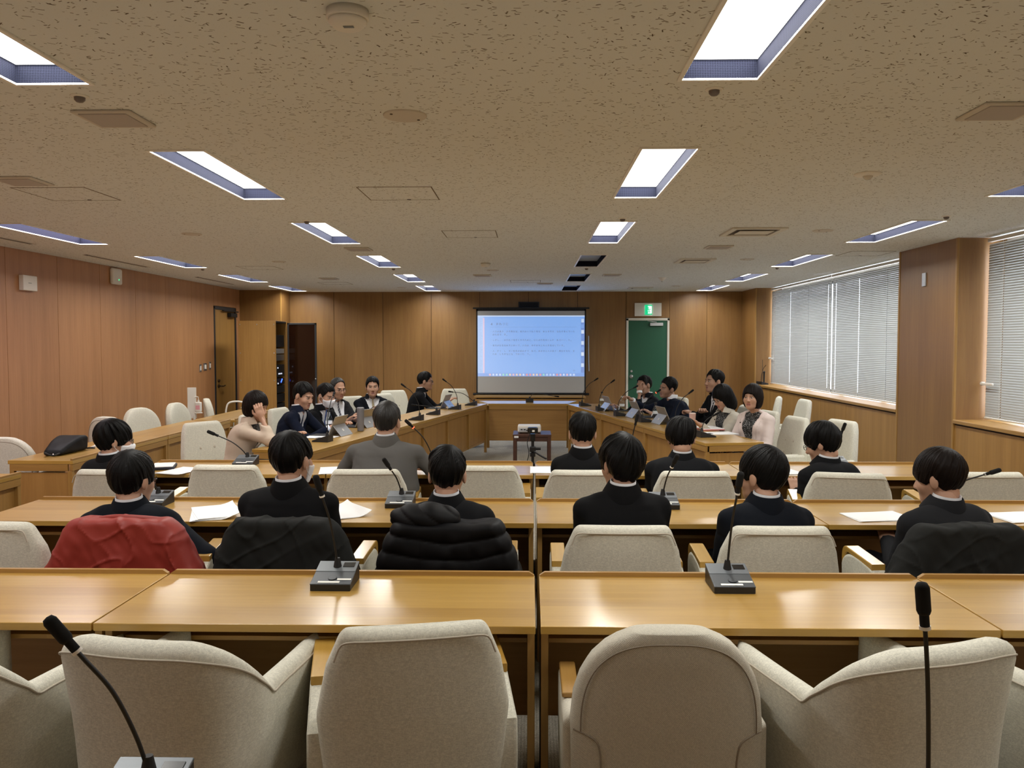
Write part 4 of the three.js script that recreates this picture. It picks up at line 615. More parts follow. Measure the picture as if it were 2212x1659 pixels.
person('man wearing a white face mask and blue tie', -2.38, -9.02, faceL - 0.1, { top: 1.175, lean: 0.2, head: [-0.25, 0.3, -0.05], hair: 'neat', hseed: 4, mask: true, cloth: 'black2', open: 0.32, tie: tieBlue, w: 1.0, tone: 0.95 });
person('man with glasses and striped tie leaning back, left side', -2.36, -9.95, faceL - 0.35, { top: 1.2, lean: 0.05, head: [-0.25, 0.2, 0], hair: 'thin', hseed: 5, hairMat: hairGrey, glasses: true, cloth: 'char', open: 0.36, tie: tieStripe, w: 1.08, belly: 1.25, tone: 0.95 });
person('older man with full black hair facing the camera', -2.12, -11.02, faceL - 0.85, { top: 1.165, lean: 0.03, head: [-0.3, 0.05, 0], hair: 'neat', hseed: 6, cloth: 'navy', open: 0.3, tie: tieGold, w: 1.12, belly: 1.2, hs: 1.06, tone: 0.92 });
person('man with glasses at the far left typing on a tablet', -1.70, -11.95, faceL + 0.2, { top: 1.2, lean: 0.22, head: [0.05, 0.1, 0], hair: 'quiff', hseed: 7, glasses: true, cloth: 'black2', open: 0.3, tie: tieStripe, w: 1.0, cuff: true, tone: 0.9, arms: [{ to: [-0.1, 0.77, -0.5] }, { to: [0.1, 0.77, -0.5] }] });
// horseshoe, right side
person('man resting his cheek on his hand before the green door', 1.58, -11.02, faceR + 0.25, { top: 1.19, lean: 0.12, head: [0.15, 0.0, -0.12], hair: 'neat', hseed: 8, cloth: 'navy', open: 0.28, w: 1.0, cuff: true, tone: 0.8, arms: [{ to: [-0.1, 0.98, -0.24], pole: [-0.4, -1, -0.6], dir: [0.35, 1, 0.15], up: [-0.3, 0, -1], curl: 1 }, { to: [0.16, 0.76, -0.42] }] });
person('man in dark sweater leaning in with one arm stretched out', 1.86, -10.2, faceR + 0.1, { top: 1.205, lean: 0.25, head: [0.1, 0.1, 0.3], hair: 'neat', hseed: 9, cloth: 'knit', garment: 'sweater', noLapel: true, w: 1.06, tone: 0.72, cuff: true, shrug: [0.02, 0.03], arms: [{ to: [-0.12, 0.76, -0.46] }, { to: [0.34, 0.9, -0.52], pole: [0.6, -0.6, 0.2], curl: 1 }] });
person('tall man with folded arms and slicked hair', 2.12, -9.55, faceR + 0.05, { top: 1.31, lean: 0.02, head: [0.1, 0.02, 0], hair: 'quiff', hseed: 10, cloth: 'black2', open: 0.26, tie: std({ color: 0x101014, roughness: 0.6 }), w: 1.12, belly: 1.15, tone: 0.85, arms: [{ to: [0.13, 0.80, -0.24], out: 1.4, curl: 1 }, { to: [-0.13, 0.84, -0.25], out: 1.4 }] });
person('woman in pale grey jacket with glasses looking down', 2.12, -8.76, faceR + 0.15, { f: true, top: 1.18, lean: 0.16, head: [0.05, 0.5, 0], hair: 'longbob', hseed: 11, glasses: true, cloth: 'paleGrey', open: 0.34, shirt: 'blouse', noCollar: true, w: 0.92, badge: 0.09 });
person('woman in pale pink jacket with short brown bob', 2.18, -8.16, faceR + 0.45, { f: true, top: 1.215, lean: 0.02, head: [0.25, 0.0, 0], hair: 'bob', hseed: 13, hairMat: hairBrown, cloth: 'pink', open: 0.42, vw: 0.2, shirt: 'blouse', noCollar: true, noLapel: true, w: 0.92, badge: 0.09, arms: [{ to: [-0.1, 0.6, -0.3] }, { to: [0.12, 0.6, -0.3] }] });
// ---------------------------------------------------------------- doors
{
  const d = structGroup('door_1');                                 // oak door in the left wall
  mesh('door_leaf', span(XL - 0.03, XL - 0.006, 0.01, 2.17, -13.64, -14.55, { r: 0.002 }), M.front, d);
  mesh('door_frame', [span(XL - 0.03, XL + 0.008, 0, 2.22, -13.585, -13.63), span(XL - 0.03, XL + 0.008, 0, 2.22, -14.56, -14.605), span(XL - 0.03, XL + 0.008, 2.175, 2.225, -13.585, -14.605)], M.darkGrey, d);
  mesh('door_closer', [span(XL, XL + 0.07, 2.06, 2.13, -14.2, -14.5, { r: 0.01 }), span(XL + 0.02, XL + 0.05, 2.15, 2.17, -13.9, -14.62, { r: 0.004 })], M.black, d);
  mesh('lock_cylinder', new THREE.CylinderGeometry(0.022, 0.022, 0.03, 16).rotateZ(Math.PI / 2).translate(XL + 0.01, 0.99, -13.74), M.bronze, d);
  mesh('door_handle', [new THREE.CylinderGeometry(0.026, 0.026, 0.02, 16).rotateZ(Math.PI / 2).translate(XL + 0.005, 0.9, -13.74), tube([[XL + 0.01, 0.9, -13.74], [XL + 0.06, 0.9, -13.74], [XL + 0.065, 0.895, -13.8], [XL + 0.06, 0.905, -13.88]], 0.011, 20, 8)], M.bronze, d);
  for (const y of [0.3, 1.1, 1.95]) mesh('hinge', span(XL, XL + 0.014, y, y + 0.11, -14.55, -14.58), M.darkGrey, d);
  const g = structGroup('door_2');                                 // green door in the front wall
  mesh('door_leaf', span(1.79, 2.50, 0.01, 2.03, ZB - 0.02, ZB + 0.004), M.green, g);
  mesh('door_frame', [span(1.75, 1.79, 0, 2.07, ZB - 0.02, ZB + 0.02), span(2.50, 2.54, 0, 2.07, ZB - 0.02, ZB + 0.02), span(1.75, 2.54, 2.03, 2.075, ZB - 0.02, ZB + 0.02)], M.offwhite, g);
  mesh('door_knob', [new THREE.SphereGeometry(0.03, 16, 12).translate(1.85, 1.0, ZB + 0.06), new THREE.CylinderGeometry(0.036, 0.036, 0.012, 20).rotateX(Math.PI / 2).translate(1.85, 1.0, ZB + 0.01), new THREE.CylinderGeometry(0.02, 0.02, 0.03, 16).rotateX(Math.PI / 2).translate(1.85, 1.1, ZB + 0.015)], M.steel, g);
  mesh('door_closer', [span(2.18, 2.42, 1.93, 1.99, ZB + 0.004, ZB + 0.05, { r: 0.008 }), tube([[2.3, 2.0, ZB + 0.04], [2.2, 2.01, ZB + 0.1], [2.14, 2.02, ZB + 0.03]], 0.008, 12, 6)], M.silver, g);
}
// exit sign
{
  const e = thing('exit_sign', 'white wall plate with lit green exit sign above the green door', 'exit sign', [2.145, 2.23, ZB], 0);
  mesh('plate', box(0.49, 0.24, 0.03, 0, 0, 0.016, { r: 0.004 }), M.white, e);
  const t = canvasTex(192, 256, (g, w, h) => { g.fillStyle = '#0f9a63'; g.fillRect(0, 0, w, h); g.fillStyle = '#eafff4'; g.fillRect(w * 0.42, h * 0.12, w * 0.5, h * 0.76); g.fillStyle = '#0f9a63'; g.beginPath(); g.arc(w * 0.48, h * 0.27, h * 0.06, 0, 7); g.fill(); g.strokeStyle = '#0f9a63'; g.lineWidth = h * 0.07; g.lineCap = 'round'; const L = (...p) => { g.beginPath(); g.moveTo(p[0] * w, p[1] * h); for (let i = 2; i < p.length; i += 2) g.lineTo(p[i] * w, p[i + 1] * h); g.stroke(); }; L(0.47, 0.38, 0.52, 0.56); L(0.52, 0.56, 0.68, 0.66, 0.62, 0.82); L(0.52, 0.56, 0.5, 0.72, 0.3, 0.8); L(0.47, 0.4, 0.66, 0.48, 0.78, 0.42); L(0.47, 0.4, 0.34, 0.52); });
  const sg = new THREE.BoxGeometry(0.135, 0.18, 0.02).translate(0.005, -0.005, 0.04);
  mesh('lit_sign', sg, std({ color: 0x222222, emissive: 0xffffff, emissiveMap: t, emissiveIntensity: 1.1 }), e);
  const l = new THREE.RectAreaLight(0x9fffd0, 0.6, 0.13, 0.18); l.position.set(0.005, -0.005, 0.056); l.rotation.y = Math.PI; e.add(l);
}
// ---------------------------------------------------------------- projection screen with the slide on it
{
  const s = thing('projection_screen', 'hanging projection screen showing a pale blue slide', 'screen', [0.0, 0.67, -15.22], 0);
  const W = 2.0, Hh = 1.57;
  const slide = canvasTex(1400, 1120, (g, w, h) => {
    g.fillStyle = '#2a2b2c'; g.fillRect(0, 0, w, h); const y0 = h * 0.055, y1 = h * 0.80; g.fillStyle = '#6aa6f2'; g.fillRect(0, y0, w, y1 - y0);
    g.fillStyle = '#c4d9fb'; g.fillRect(0, y0, w, 16); g.fillStyle = '#5d95e6'; g.fillRect(0, y1 - 44, w, 44); g.fillStyle = '#9fc4f8'; g.fillRect(0, y0 + 16, 78, y1 - y0 - 60); g.fillStyle = '#e2b9d6'; g.fillRect(72, y0 + 34, 18, y1 - y0 - 80); g.fillStyle = '#70aaf4'; g.fillRect(98, y0 + 40, w - 158, y1 - y0 - 90); g.fillStyle = '#4f7fd0'; g.fillRect(w - 46, y0 + 40, 46, y1 - y0 - 90);
    const r = rng(3); for (let i = 0; i < 46; i++) { g.fillStyle = 'rgba(70,110,170,.5)'; g.fillRect(14, y0 + 44 + i * 16, 20 + r() * 34, 4); }
    for (let i = 0; i < 9; i++) { g.fillStyle = ['#c9dcf7', '#6fa0e8', '#d7e4f8', '#5b8bd8'][i % 4]; g.fillRect(w - 44, y0 + 46 + i * 76, 36, 50); }
    const ic = ['#bcd6fb', '#6bd0d8', '#f0b9c2', '#cfe2ff', '#f3d0b0', '#8fe0c8', '#ef8f8f']; for (let i = 0; i < 26; i++) { g.fillStyle = ic[Math.floor(r() * ic.length)]; g.fillRect(150 + i * 44, y1 - 36, 24, 26); }
    // brush strokes of each character on a ten by ten grid
    const K = { お: '1,3 6,3|4,1 4,8 2,9 2,7 6,5 8,7 7,9|7,2 9,4', わ: '3,0 3,10|1,3 4,3 1,8|3,6 6,4 9,6 8,9 6,9', り: '3,1 3,6|7,1 7,6 5,10', に: '2,1 2,10|5,3 9,3|5,8 7,9 9,9', の: '6,2 4,8 2,9 1,6 4,2 8,3 9,6 6,9', し: '3,1 3,8 5,9 8,7', た: '1,3 6,3|4,1 1,9|6,5 9,5|5,8 9,9', い: '2,2 2,7 4,8|7,3 8,6', て: '1,2 9,2 5,5 5,8 8,9', る: '2,1 7,1 2,6 6,4 8,7 5,9 4,8', と: '3,1 4,5|8,3 3,6 3,8 8,9', か: '1,3 7,3 6,9 5,8|4,1 2,9|8,2 9,5', な: '1,3 5,3|4,1 2,6|7,3 9,4|7,5 7,9 4,9 5,7 9,9', こ: '2,2 8,2|2,7 3,9 9,9', う: '4,1 6,2|2,4 6,3 8,5 5,9', は: '2,1 2,9|4,3 9,3|7,1 7,9 5,9 5,7 9,9', ま: '1,2 9,2|1,5 9,5|5,0 5,9 2,9 3,7 9,9', す: '1,3 9,3|6,1 6,6 4,7 4,5 7,6 5,10', も: '5,1 4,7 6,9 8,7|2,3 7,3|2,5 7,5', く: '7,1 3,5 7,9', で: '1,2 8,2 5,5 5,8 8,9|8,4 9,5', が: '1,3 6,3 5,9|4,1 2,9|8,1 9,3', を: '1,2 8,2|5,0 2,6 6,5 6,8|9,4 4,7 4,9 9,9', め: '2,2 4,8|6,1 3,9 1,7 5,3 9,6 6,9', れ: '3,0 3,10|1,3 4,3 1,8|3,6 6,3 6,9 9,8', ば: '2,1 2,9|4,3 9,3|7,1 7,9 5,9 9,9', ん: '6,1 1,9 4,5 6,9 9,7', 人: '5,1 4,5 1,9|5,4 9,9', 口: '2,2 2,8 8,8 8,2 2,2', 少: '5,0 5,5|3,3 1,5|7,3 9,5|8,5 2,10', 子: '2,1 8,1 5,4 5,9 3,9|1,5 9,5', 社: '3,0 3,10|1,3 5,3 1,6|7,1 7,9|5,4 9,4|5,9 9,9', 会: '5,0 1,4|5,0 9,4|3,4 7,4|2,6 8,6|4,6 3,9 8,9', 代: '3,0 1,5|2,4 2,10|4,4 9,3|6,1 8,9 9,8', 化: '3,0 1,5|2,4 2,10|9,3 5,6|5,1 5,9 9,9', 中: '2,3 2,7 8,7 8,3 2,3|5,0 5,10', 大: '1,3 9,3|5,0 4,5 1,10|5,4 9,10', 世: '1,4 9,4|3,1 3,9 9,9|5,1 5,7|7,1 7,7 5,7', 減: '1,1 2,3|1,9 3,6|4,2 9,2|4,2 3,9|6,0 8,9 9,8|5,5 7,5 7,8 5,8 5,5', 高: '5,0 5,1|1,2 9,2|3,3 7,3 7,5 3,5 3,3|1,10 1,6 9,6 9,10|4,8 6,8', '、': '2,8 4,10', '。': '2,8 4,8 4,10 2,10 2,8', '・': '4,5 6,5' };
    const say = (t, x, y, s) => { g.lineWidth = Math.max(2, s * 0.085); for (const ch of t) { if (K[ch]) for (const st of K[ch].split('|')) { g.beginPath(); st.split(' ').forEach((q, i) => { const [a, b] = q.split(',').map(Number), X = x + a / 10 * s * 0.88, Y = y + b / 10 * s * 0.9; i ? g.lineTo(X, Y) : g.moveTo(X, Y); }); g.stroke(); } x += s; } };
    g.lineCap = 'round'; g.strokeStyle = '#2c4a86'; g.fillStyle = '#2c4a86'; g.textBaseline = 'middle'; g.font = 'bold 44px sans-serif'; g.fillText('4', 172, y0 + 118); say('おわりに', 240, y0 + 96, 42); g.fillStyle = '#5d86c4'; g.fillRect(165, y0 + 158, 1130, 3);
    for (const [y, t] of [[205, '・人口の減少や少子高化は、世代の人りわりをはじめとする大々な化が中んでいた'], [248, '　のた会である。'], [322, '・しかし、その代わりを会とするために、口との代を中にんがえればいい、た。'], [396, '・世代の化をはめるにおいて、人口の一中がおもにも人るをはしている。'], [472, '・人々がくらしやすい社会のまめができれば、おのすと人口減少・高化がもたらす'], [514, '　ためーしもかなになってのくたろう。']]) say(t, 165, y0 + y, 30);
    g.fillStyle = '#2c4a86'; g.font = '26px sans-serif'; g.fillText('20', 1250, y1 - 80);
  });
  const sheet = new THREE.PlaneGeometry(W - 0.05, Hh - 0.08).translate(0, Hh / 2, 0.001); mesh('screen_sheet', sheet, std({ color: 0xb4b4b2, roughness: 0.9, emissive: 0xffffff, emissiveMap: slide, emissiveIntensity: 0.45 }), s);
  mesh('screen_border', [span(-W / 2, -W / 2 + 0.03, 0.02, Hh, -0.004, 0), span(W / 2 - 0.03, W / 2, 0.02, Hh, -0.004, 0), span(-W / 2, W / 2, Hh - 0.05, Hh, -0.004, 0), span(-W / 2, W / 2, 0, 0.05, -0.004, 0)], M.black, s);
  mesh('top_bar', box(W + 0.12, 0.03, 0.04, 0, Hh + 0.01, 0, { r: 0.006 }), M.black, s); mesh('bottom_bar', new THREE.CylinderGeometry(0.022, 0.022, W + 0.12, 16).rotateZ(Math.PI / 2).translate(0, 0.015, 0.01), M.blackGloss, s);
  const l = new THREE.RectAreaLight(0x86b8ff, 0.75, W - 0.1, 1.1); l.position.set(0, 0.93, 0.03); l.rotation.y = Math.PI; s.add(l);
  const sp = thing('wall_speaker', 'small dark loudspeaker box above the projection screen', 'speaker', [-0.04, 2.315, ZB], 0); mesh('cabinet', box(0.38, 0.11, 0.1, 0, 0, 0.052), M.micDark, sp); mesh('grille', box(0.34, 0.08, 0.01, 0, 0, 0.104), M.rubber, sp);
  single('pull_rod', tube([[1.06, 1.75, -15.39], [1.063, 1.4, -15.388], [1.07, 1.1, -15.388]], 0.008, 10, 8), M.white, 'thin white rod hanging right of the projection screen', 'rod');
}
// ---------------------------------------------------------------- microphones
const toLocal = (v, turn) => { const c = Math.cos(-turn), s = Math.sin(-turn); return [v[0] * c + v[2] * s, v[1], -v[0] * s + v[2] * c]; };
const ringOn = std({ color: 0x330000, emissive: 0xff5030, emissiveIntensity: 2.5 });
function wedge(w, d, h0, h1, bev) { const s = new THREE.Shape(); s.moveTo(-d / 2, 0.002); s.lineTo(d / 2, 0.002); s.lineTo(d / 2, h1); s.lineTo(-d / 2, h0); s.closePath(); const g = new THREE.ExtrudeGeometry(s, { depth: w - bev * 2, bevelEnabled: true, bevelSize: bev * 0.6, bevelThickness: bev, bevelSegments: 2 }); g.translate(0, 0, -(w - bev * 2) / 2); g.rotateY(-Math.PI / 2); return g; }      // low end at +z
function gooseneck(m, from, dirs, ring, headLen = 0.06, hr = 0.0125) {
  const pts = dirs.map((p) => [from[0] + p[0], from[1] + p[1], from[2] + p[2]]), all = [from, ...pts], last = all[all.length - 1], prev = all[all.length - 2], d = new THREE.Vector3(...last).sub(new THREE.Vector3(...prev)).normalize(), q = new THREE.Quaternion().setFromUnitVectors(new THREE.Vector3(0, 1, 0), d), put = (g) => g.applyQuaternion(q).translate(...last);
  mesh('neck_base', new THREE.CylinderGeometry(0.009, 0.016, 0.035, 14).translate(from[0], from[1] + 0.014, from[2]), M.black, m);
  mesh('gooseneck', tube(all, 0.0042, 36, 8), M.black, m);
  mesh('light_ring', put(new THREE.CylinderGeometry(0.0098, 0.0098, 0.006, 18)), ring, m);
  const h = mesh('microphone_head', put(merge([new THREE.CylinderGeometry(0.0085, 0.0085, 0.03, 14).translate(0, 0.015, 0), lathe([[0, 0.024], [hr * 0.8, 0.025], [hr, 0.032], [hr, 0.024 + headLen - 0.01], [hr * 0.7, 0.024 + headLen - 0.002], [0, 0.024 + headLen]], 18)])), M.foam, m); return h;
}
function micGrey(label, x, z, turn, tip, { ring = M.white, bend = 0.0 } = {}) {
  const m = thing('desk_microphone', label, 'microphone', [x, 0.72, z], turn, 'grey conference microphones'), sl = Math.atan2(0.04, 0.155);
  mesh('base', wedge(0.145, 0.155, 0.062, 0.02, 0.006), M.micDark, m);
  const P = new THREE.Group(); P.name = 'control_panel'; P.rotation.x = sl; P.position.set(0, 0.0435, 0); m.add(P);
  const panel = new RoundedBoxGeometry(0.147, 0.006, 0.166, 2, 0.003); mesh('faceplate', panel, M.micGrey, P);
  mesh('upper_plate', box(0.146, 0.002, 0.075, 0, 0.0035, -0.043, { r: 0.001 }), M.micPanel, P);
  mesh('display', box(0.042, 0.002, 0.032, 0.042, 0.0052, -0.052, { r: 0.0005 }), M.blackGloss, P);
  mesh('button', new THREE.CylinderGeometry(0.016, 0.016, 0.003, 24).translate(0, 0.004, 0.042), M.micDark, P); mesh('button_cap', new THREE.CylinderGeometry(0.0145, 0.0145, 0.003, 24).translate(0, 0.0046, 0.042), M.micGrey, P);
  mesh('sticker', box(0.078, 0.001, 0.011, -0.008, 0.0037, 0.069, { r: 0 }), M.stick, P); mesh('sticker', box(0.05, 0.001, 0.010, 0.044, 0.0037, 0.050, { r: 0 }), M.stick, P);
  const f = [0, 0.058, -0.04], t = toLocal(tip, turn), k = [t[0] - f[0], t[1] - f[1], t[2] - f[2]];
  gooseneck(m, f, [[k[0] * 0.16 + bend * 0.3, k[1] * 0.3, k[2] * 0.25], [k[0] * 0.5 + bend * 0.6, k[1] * 0.68, k[2] * 0.6], [k[0] * 0.88 + bend * 0.2, k[1] * 0.93, k[2] * 0.93], k], ring); return m;
}
// tips are given from the middle of the base, in room directions
micGrey('grey microphone on the nearest desk, left of the centre gap', -0.715, -2.995, 0, [-0.04, 0.33, 0.02]);
micGrey('grey microphone on the nearest desk, right of the centre gap', 0.72, -2.995, 0, [0.018, 0.345, 0.02]);
micGrey('microphone in the bottom left corner, leaning far left', -0.735, -1.51, 0, [-0.1, 0.315, 0.02], { bend: 0.0 });
micGrey('microphone at the bottom right, its neck rising past the tub chair', 0.725, -1.46, 0, [-0.022, 0.375, -0.02]);
micGrey('grey microphone on the second desk row at the left, half hidden by the navy student', -2.06, -4.49, 0, [-0.03, 0.2, 0.06]);
micGrey('grey microphone on the second desk row beside the puffer coat', -0.71, -4.49, 0, [-0.045, 0.2, 0.03]);
micGrey('grey microphone on the second desk row right of the centre gap', 0.72, -4.49, 0, [0.035, 0.22, 0.03]);
micGrey('microphone pointing right beside the brown-haired student', 2.22, -4.49, 0, [0.2, 0.185, 0.02], { ring: M.steel });
micGrey('grey microphone on the third desk row before the beige-jacketed woman', -2.07, -5.97, 0, [-0.2, 0.215, 0.0], { ring: M.black });
micGrey('microphone with glowing red ring by the grey-suited man', -0.72, -5.99, 0, [-0.13, 0.275, 0.0], { ring: ringOn });
micGrey('third-row microphone standing upright right of the tripod', 0.72, -5.99, 0, [0.03, 0.3, 0.0], { ring: M.black });
micGrey('third-row microphone behind the student leaning forward at the right', 2.19, -5.99, 0, [0.03, 0.24, 0.0], { ring: M.black });
function micBlack(label, x, z, turn, tip, { ring = M.black, mid } = {}) {
  const m = thing('delegate_microphone', label, 'microphone', [x, 0.72, z], turn, 'black delegate microphones'); mesh('base', wedge(0.115, 0.15, 0.06, 0.012, 0.005), M.micDark, m);
  mesh('keypad', box(0.07, 0.003, 0.05, 0, 0.032, 0.03).rotateX(0.0), M.black, m);
  const f = [0, 0.055, -0.045], t = toLocal(tip, turn), k = [t[0] - f[0], t[1] - f[1], t[2] - f[2]]; const q = mid ? toLocal(mid, turn) : null;
  gooseneck(m, f, q ? [[q[0] - f[0], q[1] - f[1], q[2] - f[2]], k] : [[k[0] * 0.12, k[1] * 0.45, k[2] * 0.12], [k[0] * 0.6, k[1] * 0.85, k[2] * 0.6], k], ring, 0.045, 0.011); return m;
}
const mT = faceL, mR = faceR;
micBlack('black microphone before the navy-suited man, near left', -1.88, -7.45, mT, [0.03, 0.4, -0.3], {});
micBlack('black microphone in the middle of the left horseshoe', -1.33, -9.6, mT, [-0.12, 0.38, 0.0], {});
micBlack('black microphone beside the left tablet, without visible neck', -1.22, -10.35, mT, [-0.2, 0.12, 0.05], {});
micBlack('tall black microphone at the far left horseshoe end', -1.03, -11.2, mT, [-0.11, 0.37, 0], {});
micBlack('black microphone bending sideways at the end of the left horseshoe', -0.86, -11.92, mT, [-0.26, 0.19, 0], { mid: [-0.12, 0.17, 0] });
micBlack('black microphone on the centre desk below the screen', -0.02, -12.6, Math.PI, [0.38, 0.09, -0.02], { mid: [0.06, 0.13, 0] });
micBlack('black microphone at the far right horseshoe end beside the screen', 0.77, -11.85, mR, [0.13, 0.36, 0], {});
micBlack('black microphone before the water bottle, right side', 0.94, -10.98, mR, [0.11, 0.37, 0], {});
micBlack('black microphone in front of the man with hand on cheek', 1.1, -10.2, mR, [0.15, 0.34, 0], {});
micBlack('black microphone with red ring in front of the sweater man', 1.3, -9.42, mR, [0.11, 0.33, 0], { ring: ringOn });
micBlack('black microphone before the man with folded arms', 1.55, -8.75, mR, [0.1, 0.36, 0], {});
micBlack('black microphone on the near right horseshoe end beside the papers', 1.66, -7.9, mR, [0.06, 0.2, 0], {});
{ // chargers with microphones on the window sill
  const m = thing('microphone_charger', 'black charging stand with two microphones on the far window sill', 'microphone stand', [3.95, SILL, -14.31], faceR); mesh('base', wedge(0.2, 0.12, 0.05, 0.02, 0.005), M.micDark, m); mesh('handheld_microphone', [cyl(0.014, 0.011, 0.16, -0.06, 0.12, 0), new THREE.SphereGeometry(0.02, 14, 10).translate(-0.06, 0.21, 0)], M.black, m); mesh('spare_gooseneck', tube([[0.02, 0.03, 0], [0.0, 0.2, 0.0], [0.02, 0.42, 0.01]], 0.004, 20, 6), M.black, m); mesh('spare_gooseneck', tube([[0.06, 0.03, 0], [0.02, 0.18, 0], [-0.04, 0.28, 0], [-0.12, 0.33, 0]], 0.004, 24, 6), M.black, m);
}
// ---------------------------------------------------------------- tablets, bottles, papers
const tabBack = std({ color: 0x9a958c, roughness: 0.4, metalness: 0.4 }), tabStand = std({ color: 0xb9bdc4, roughness: 0.35, metalness: 0.4 }), keyMat = std({ color: 0x1c1d20, roughness: 0.7 });
function tablet(label, x, z, turn, open = 0.42) {
  const t = thing('tablet_computer', label, 'tablet', [x, 0.722, z], turn, 'tablets with kickstands'), G = new THREE.Group(); G.name = 'tablet_body'; G.position.set(0, 0.006, 0); G.rotation.x = -open; t.add(G);
  mesh('screen_case', new RoundedBoxGeometry(0.29, 0.2, 0.009, 2, 0.004).translate(0, 0.1, 0), tabBack, G);
  const scr = std({ color: 0x111111, emissive: 0xbfd4ff, emissiveIntensity: 0.5 }); mesh('screen', new THREE.BoxGeometry(0.27, 0.18, 0.001).translate(0, 0.1, 0.0052), scr, G);
  const bx = 0.105 * Math.sin(open) * -1, by = 0.105 * Math.cos(open) + 0.006, fz = bx - 0.085; const L = Math.hypot(0.085, by), a = Math.atan2(0.085, by);
  const k = mesh('kickstand', new RoundedBoxGeometry(0.27, L, 0.004, 1, 0.0018), tabStand, t); k.position.set(0, by / 2, (bx + fz) / 2 - 0.006); k.rotation.x = a; mesh('mark', [-1, 1].flatMap((i) => [-1, 1].map((j) => new THREE.BoxGeometry(0.011, 0.011, 0.001).translate(i * 0.0065, j * 0.0065, -0.0026))), M.white, k);
  mesh('keyboard_cover', box(0.29, 0.006, 0.2, 0, 0.003, 0.105, { r: 0.002 }), keyMat, t); return t;
}
tablet('tablet in front of the navy-suited man, silver kickstand', -1.90, -7.98, faceL);
tablet('tablet in front of the masked man', -1.80, -8.8, faceL - 0.1);
tablet('tablet the far left man is typing on', -1.2, -11.35, faceL);
tablet('tablet nearest the screen on the right horseshoe', 1.06, -11.02, faceR);
tablet('tablet in front of the sweater man, right side', 1.30, -10.02, faceR);
tablet('tablet behind the water bottle in front of the folded-arms man', 1.50, -9.22, faceR);
const water = phy({ color: 0xeef6f8, transmission: 1, thickness: 0, roughness: 0.05, ior: 1.33 }), pet = phy({ color: 0xf4f8fa, transmission: 1, thickness: 0, roughness: 0.04 });
function bottle(label, x, z, cap, s = 1) { const b = thing('water_bottle', label, 'bottle', [x, 0.722, z], 0, 'clear water bottles'); mesh('bottle_body', lathe([[0, 0], [0.03, 0.002], [0.032, 0.01], [0.031, 0.06], [0.033, 0.065], [0.033, 0.12], [0.031, 0.14], [0.018, 0.17], [0.013, 0.185], [0.013, 0.2]], 22).scale(s, s, s), pet, b); mesh('water', lathe([[0, 0.004], [0.029, 0.005], [0.0295, 0.09], [0, 0.09]], 20).scale(s, s, s), water, b); mesh('cap', cyl(0.015 * s, 0.015 * s, 0.02 * s, 0, 0.205 * s, 0, 18), cap, b); mesh('label_band', new THREE.CylinderGeometry(0.0335 * s, 0.0335 * s, 0.03 * s, 22, 1, true).translate(0, 0.1 * s, 0), std({ color: 0xdfe6ea, roughness: 0.5, side: THREE.DoubleSide }), b); return b; }
bottle('water bottle farthest back on the right horseshoe', 1.0, -11.75, M.black, 0.95); bottle('water bottle before the man with hand on cheek', 1.16, -10.62, M.white, 1.0); bottle('water bottle with dark cap in front of a tablet', 1.42, -9.5, M.micDark, 1.0); bottle('dark-capped bottle before the navy-suited man', -2.0, -8.18, M.black, 1.05);
{ const g = (m, name, lab, x, z, h, r, c) => { const t = thing(name, lab, 'tumbler', [x, 0.722, z], 0); mesh('cup', lathe([[0, 0], [r * 0.85, 0.001], [r * 0.9, 0.006], [r, h * 0.9], [r, h * 0.94], [0, h * 0.95]], 24), m, t); mesh('lid', lathe([[r * 1.02, h * 0.92], [r * 1.02, h * 0.97], [r * 0.8, h], [0, h]], 24), c, t); };
  g(std({ color: 0xe3b7a6, roughness: 0.5 }), 'tumbler', 'pink tumbler in front of the man with folded arms', 1.78, -9.2, 0.12, 0.036, std({ color: 0xf0d8cc, roughness: 0.5 })); g(std({ color: 0x77767a, roughness: 0.45, metalness: 0.3 }), 'thermos_flask', 'tall grey thermos flask between the left tablets', -1.72, -8.35, 0.24, 0.037, std({ color: 0x6b6a6e, roughness: 0.45 })); }
function paperGeo(w, d, th, curl, seed) { const g = new THREE.BoxGeometry(w, th, d, 10, 1, 10), p = g.attributes.position; for (let i = 0; i < p.count; i++) { const x = p.getX(i) / w, z = p.getZ(i) / d, e = Math.max(0, x - 0.15) ** 2 * curl + Math.max(0, -z - 0.25) ** 2 * curl * 0.8; p.setY(i, p.getY(i) + e + 0.0008 * noise3(x * 4 + seed, z * 4, seed)); } g.computeVertexNormals(); g.translate(0, th / 2 + 0.0012, 0); return g; }
function papers(label, x, z, turn, w = 0.21, d = 0.297, th = 0.003, curl = 0.05, y = 0.72, n = 2) { const t = thing('paper_stack', label, 'papers', [x, y, z], turn); for (let i = 0; i < n; i++) { const s = mesh('sheet', paperGeo(w, d, th / n, curl, i * 3 + x), M.paper, t); s.position.set(i * 0.006, i * (th / n + 0.001), i * -0.004); s.rotation.y = i * 0.05; } return t; }
papers('curled stack of papers beside the navy-suited student with the red coat', -1.64, -4.22, 0.35, 0.21, 0.297, 0.008, 0.16, 0.72, 4);
papers('sheet of paper sticking out beside the masked second-row student', -0.99, -4.27, 0.6, 0.21, 0.297, 0.003, 0.2);
papers('sheet of paper left of the brown-haired student', 1.76, -4.24, 0.12, 0.297, 0.21, 0.002, 0.02);
papers('sheet of paper at the right picture edge on the second desk row', 2.5, -4.24, 0.1, 0.297, 0.24, 0.003, 0.02);
papers('white papers on the third-row desk right of the masked student', -2.42, -5.68, -0.3, 0.21, 0.297, 0.003, 0.02);
papers('paper left of the student leaning forward at the right', 1.72, -5.74, 0.1, 0.21, 0.26, 0.002, 0.02);
